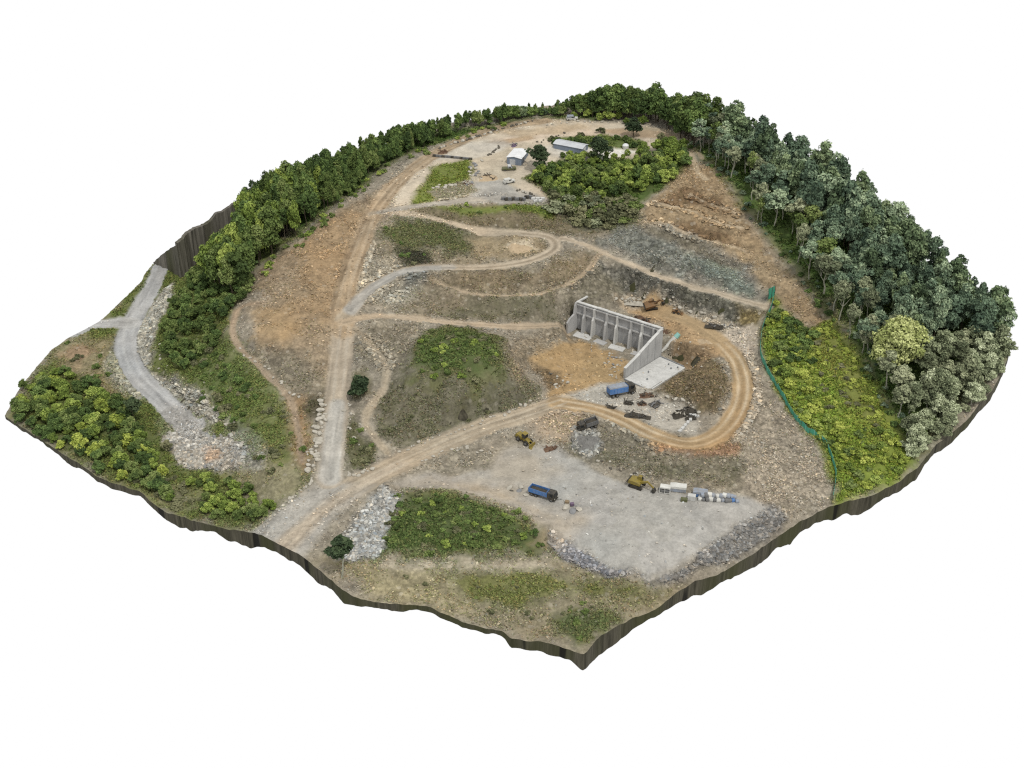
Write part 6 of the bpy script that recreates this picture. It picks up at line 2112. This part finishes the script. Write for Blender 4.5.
# ------------------------------------------------------------------ green mesh fence
FP = [(773.5, 301), (769, 316), (763, 328), (760.5, 342), (760.5, 356), (766, 370), (772, 381), (779, 391), (787, 408), (795, 421), (805, 431), (816, 438), (825, 447), (831, 460), (835, 476), (834.5, 488), (832, 502)]
Pw = smooth_line(world_line(FP), 5)
f0 = Vector((Pw[0][0], Pw[0][1], float(height(*Pw[0]))))
fence = empty('mesh_fence', f0, 0, 'green mesh fence winding down between rubble and the bushy slope', 'fence', None)
m = MB()
prev = None
for i, q in enumerate(Pw):
    z = float(height(q[0], q[1]))
    h_ = 2.7 if i < 8 else 2.0
    sag = -0.12 + 0.1 * math.sin(i * 1.7)
    dirv = Pw[min(i + 1, len(Pw) - 1)] - Pw[max(i - 1, 0)]
    dirv = dirv / np.linalg.norm(dirv)
    nx_, ny_ = -dirv[1] * 0.03, dirv[0] * 0.03
    x, y, zz = q[0] - f0.x, q[1] - f0.y, z - f0.z
    cur = [m.bm.verts.new((x + nx_, y + ny_, zz)), m.bm.verts.new((x - nx_, y - ny_, zz)), m.bm.verts.new((x - nx_, y - ny_, zz + h_ + sag)), m.bm.verts.new((x + nx_, y + ny_, zz + h_ + sag))]
    if prev:
        for a in range(4):
            m.bm.faces.new((prev[a], cur[a], cur[(a + 1) % 4], prev[(a + 1) % 4]))
    prev = cur
NET = paint_mat('green_netting', (72, 168, 140), 0.7, 0.3, (120, 138, 110), 0.8)
m.build('netting', NET, fence)
for i in range(0, len(Pw), 2):
    q = Pw[i]
    z = float(height(q[0], q[1])) - f0.z
    h_ = 2.95 if i < 8 else 2.25
    MB().cyl((q[0] - f0.x, q[1] - f0.y, z - .2), (q[0] - f0.x, q[1] - f0.y, z + h_), 0.07, n=7).build('post', P_TEAL if i % 4 else P_DARK, fence)
# the wide green panel at the head of the fence
q = spot(771, 300)
pan = empty('mesh_screen', q, 0, 'tall green mesh screen standing at the end of the pinkish bench road', 'screen', None)
a_, b_ = Vector((-1.3, -0.7, 0)), Vector((1.2, 0.9, 0))
MB().bar(a_ + Vector((0, 0, 2.2)), b_ + Vector((0, 0, 2.6)), 0.06, 4.2).build('netting', NET, pan)
for e_ in (a_, (a_ + b_) / 2, b_):
    MB().cyl(e_ + Vector((0.06, 0, -.3)), e_ + Vector((0.06, 0, 4.5)), 0.08, n=7).build('post', P_DARK, pan)

# ------------------------------------------------------------------ plateau: sheds and parked things
def shed(label, px, py, z, L, Wd, Ht, ang, wall, roof, rise=0.7):
    p = spot(px, py)
    t = empty('shed', p, math.radians(ang), label, 'shed', None)
    w_ = MB().prism([(-Wd / 2, -0.4), (Wd / 2, -0.4), (Wd / 2, Ht), (0, Ht + rise), (-Wd / 2, Ht)], 0, L)
    for x in np.arange(-Wd / 2 + .4, Wd / 2, .8):
        w_.box((x, -0.02, Ht / 2 - .1), (0.1, 0.06, Ht - .3))
    for y in np.arange(.4, L, .9):
        w_.box((Wd / 2 + .02, y, Ht / 2 - .1), (0.06, 0.1, Ht - .3))
    wl = w_.build('wall', wall, t)
    rf = MB()
    for s in (-1, 1):
        rf.bar((s * (Wd / 2 + .25), L / 2, Ht + .02), (0, L / 2, Ht + rise + .12), L + .5, .1)
    rf.build('roof', roof, t)
    d = MB().box((-.6, -.07, 1.15), (2.4, .06, 2.3)).build('door', P_SLATE, t)
    MB().box((0.45, -.13, 1.1), (.06, .08, .3)).build('handle', P_DARK, d)
    f_ = MB().box((Wd / 2 + .07, L * .35, 1.8), (.06, 1.3, .9)).build('window', P_GLASS, t)
    MB().box((Wd / 2 + .1, L * .35, 1.3), (.12, 1.5, .08)).build('sill', P_WHITE, f_)
    return t


shed('blue grey shed with a white ridge roof on the plateau', 514, 165, 0, 9.5, 6.0, 2.9, -18, P_SHED, P_ROOF, 0.5)
shed('low pale shed with a grey roof half hidden by the island thicket', 585, 152, 0, 13.0, 5.5, 2.2, 62, P_SHED, P_SLATE, 0.6)


def car(label, name, px, py, ang, body, roof, L=4.6, Ht=1.6):
    t = empty(name, (0, 0, 0), 0, label, 'van' if name == 'van' else 'pickup', None)
    b_ = MB().prism([(-L / 2, .4), (L / 2, .4), (L / 2, .95), (L * .25, 1.05), (-L / 2, 1.1)], -.9, .9).build('body', body, t)
    c_ = MB().prism([(-L * (.45 if name == 'van' else .1), 1.05), (L * .25, 1.05), (L * .12, Ht + .15), (-L * (.43 if name == 'van' else .08), Ht + .15)], -.82, .82).build('cab', roof, t)
    MB().bar((L * .255, 0, 1.1), (L * .14, 0, Ht + .05), 1.4, .04).build('windscreen', P_GLASS, c_)
    for y in (-.84, .84):
        MB().box((L * .04, y, 1.35), (L * .2, .04, .4)).build('side_window', P_GLASS, c_)
        MB().box((L / 2 + .02, y * .8, .75), (.05, .3, .18)).build('headlight', P_LIGHT, b_)
    for x in (-L * .32, L * .32):
        for y in (-.85, .85):
            wheel(t, x, y, .36, .25)
    return tilt_to_ground(t, px, py, ang, L)


car('dark olive pickup with a pale roof beside the white roofed shed', 'pickup', 509, 170, 8, P_OLIVE, P_SLATE, 5.6, 1.9)
car('pale van parked by the verge below the dark pickup', 'van', 509, 183, 25, P_WHITE, P_WHITE, 4.6, 1.7)
car('small white van far back under the crest trees', 'van', 572, 120, 5, P_WHITE, P_PALEBLUE, 4.8, 1.8)
scrap('round heap of tan soil ringed by dark stones on the plateau road', 489, 178, 6.6, 5.0, 1.0, 0, (PALE_HEAP, P_LOAD))
scrap('rusty machine frame on the corner of the concrete patch', 443, 153, 3.4, 1.6, 1.3, 0, (P_RUST, P_RUST))
scrap('small mauve heap in the middle of the plateau', 514, 146, 2.2, 1.6, 1.2, 30, (P_PURPLE, P_GREY))
scrap('rusty pile among pale stones at the grassy patch', 468, 184, 3.2, 2.4, 1.1, 20, (P_RUST, P_STONE))
for i in range(13):
    x = 434.5 + i * 3.0
    y = 156.3 + i * 0.30
    thing_box('barrier_block', 'dark grey barrier block in the low row fronting the concrete patch', 'block', x, y, (1.5, .8, .9), -8 + rs.uniform(-6, 6), P_GREY if i % 3 else P_DARK, 'barrier row by the concrete patch')
for i in range(9):
    x = 503.5 + i * 3.3
    y = 200.2 - abs(i - 4) * 0.1 - (i > 6) * 1.2 + rs.uniform(-.5, .5)
    thing_box('barrier_block', 'dark block in the jumbled row at the plateau entrance', 'block', x, y, (1.7, 1.0, 1.2), rs.uniform(-40, 40), P_DARK if i % 2 else P_GREY, 'jumbled blocks at the plateau entrance')
for i in range(5):
    thing_box('barrier_block', 'white block at the end of the jumbled row below the thicket', 'block', 533 + i * 2.4, 199.5 + (i % 2) * 2.2, (1.6, 1.0, .8), rs.uniform(-40, 40), CONC_L, 'white blocks at the plateau entrance')
# water tank dome
p = spot(625.5, 148)
t = empty('water_tank', p, 0, 'white domed tank at the end of the paved strip', 'tank', None)
MB().cyl((0, 0, -.2), (0, 0, 1.2), 1.3, n=18).build('body', P_WHITE, t)
MB().cyl((0, 0, 1.2), (0, 0, 1.7), 1.3, .8, 18).cyl((0, 0, 1.7), (0, 0, 1.9), .8, .25, 18).build('dome', P_ROOF, t)

# ------------------------------------------------------------------ the brown cut wall at the back of the access road
FOOT = [(153.5, 263.5, -0.2), (160, 267, -0.2), (168, 270, 0.3), (175, 275, 0.8), (182, 279, 1.5), (192, 271, 2.8), (203, 262, 4.3), (215, 252, 6), (226, 244, 8.2), (238, 236, 10.8), (254, 226, 13.6)]
FOOT = FOOT[:-1] + [(247, 230.5, 12.4)]
fw = [at(*q) for q in FOOT]
fine_pts = []
for a, b_ in zip(fw[:-1], fw[1:]):
    for k in range(6):
        fine_pts.append(a + (b_ - a) * k / 6)
fine_pts.append(fw[-1])
m = MB()
prev = None
c0 = Vector(fw[4])
for i, q in enumerate(fine_pts):
    px, py = proj(q)
    lim = np.interp(px, [153, 158, 165, 175, 182, 188, 196, 204, 212, 222, 227, 236, 254], [263, 259, 254, 248, 245, 239, 231, 227, 224, 213, 212, 205, 197])
    d = ray(px, lim)
    top = CAM_Z + d[2] * (q[1] / d[1])
    top = max(top, q[2] + 0.6)
    nxt = fine_pts[min(i + 1, len(fine_pts) - 1)] - fine_pts[max(i - 1, 0)]
    nrm = np.array([-nxt[1], nxt[0]])
    nrm = nrm / np.linalg.norm(nrm)
    wob = 0.25 * math.sin(i * 1.3) + 0.15 * math.sin(i * 3.1)
    x, y = q[0] + nrm[0] * wob - c0.x, q[1] + nrm[1] * wob - c0.y
    bx, by = x + nrm[0] * 1.6, y + nrm[1] * 1.6
    cur = [m.bm.verts.new((x, y, q[2] - 4 - c0.z)), m.bm.verts.new((bx, by, q[2] - 4 - c0.z)), m.bm.verts.new((bx, by, top - c0.z)), m.bm.verts.new((x, y, top - c0.z))]
    if prev:
        for a in range(4):
            m.bm.faces.new((prev[a], cur[a], cur[(a + 1) % 4], prev[(a + 1) % 4]))
    else:
        m.bm.faces.new(cur)
    prev = cur
m.bm.faces.new(prev[::-1])
M_WALL = M_EARTH.copy()
M_WALL.name = 'weathered_cut_wall'
for n_ in M_WALL.node_tree.nodes:
    if n_.type == 'MIX' and n_.data_type == 'RGBA' and not n_.inputs[6].is_linked and not n_.inputs[7].is_linked:
        n_.inputs[6].default_value = (*lin((74, 71, 64)), 1)
        n_.inputs[7].default_value = (*lin((138, 134, 124)), 1)
o = m.build('earth_wall', M_WALL)
o.location = c0
tag(o, 'tall grey brown vertical cut wall rising from the end of the access road to the trees', 'earth wall', None)
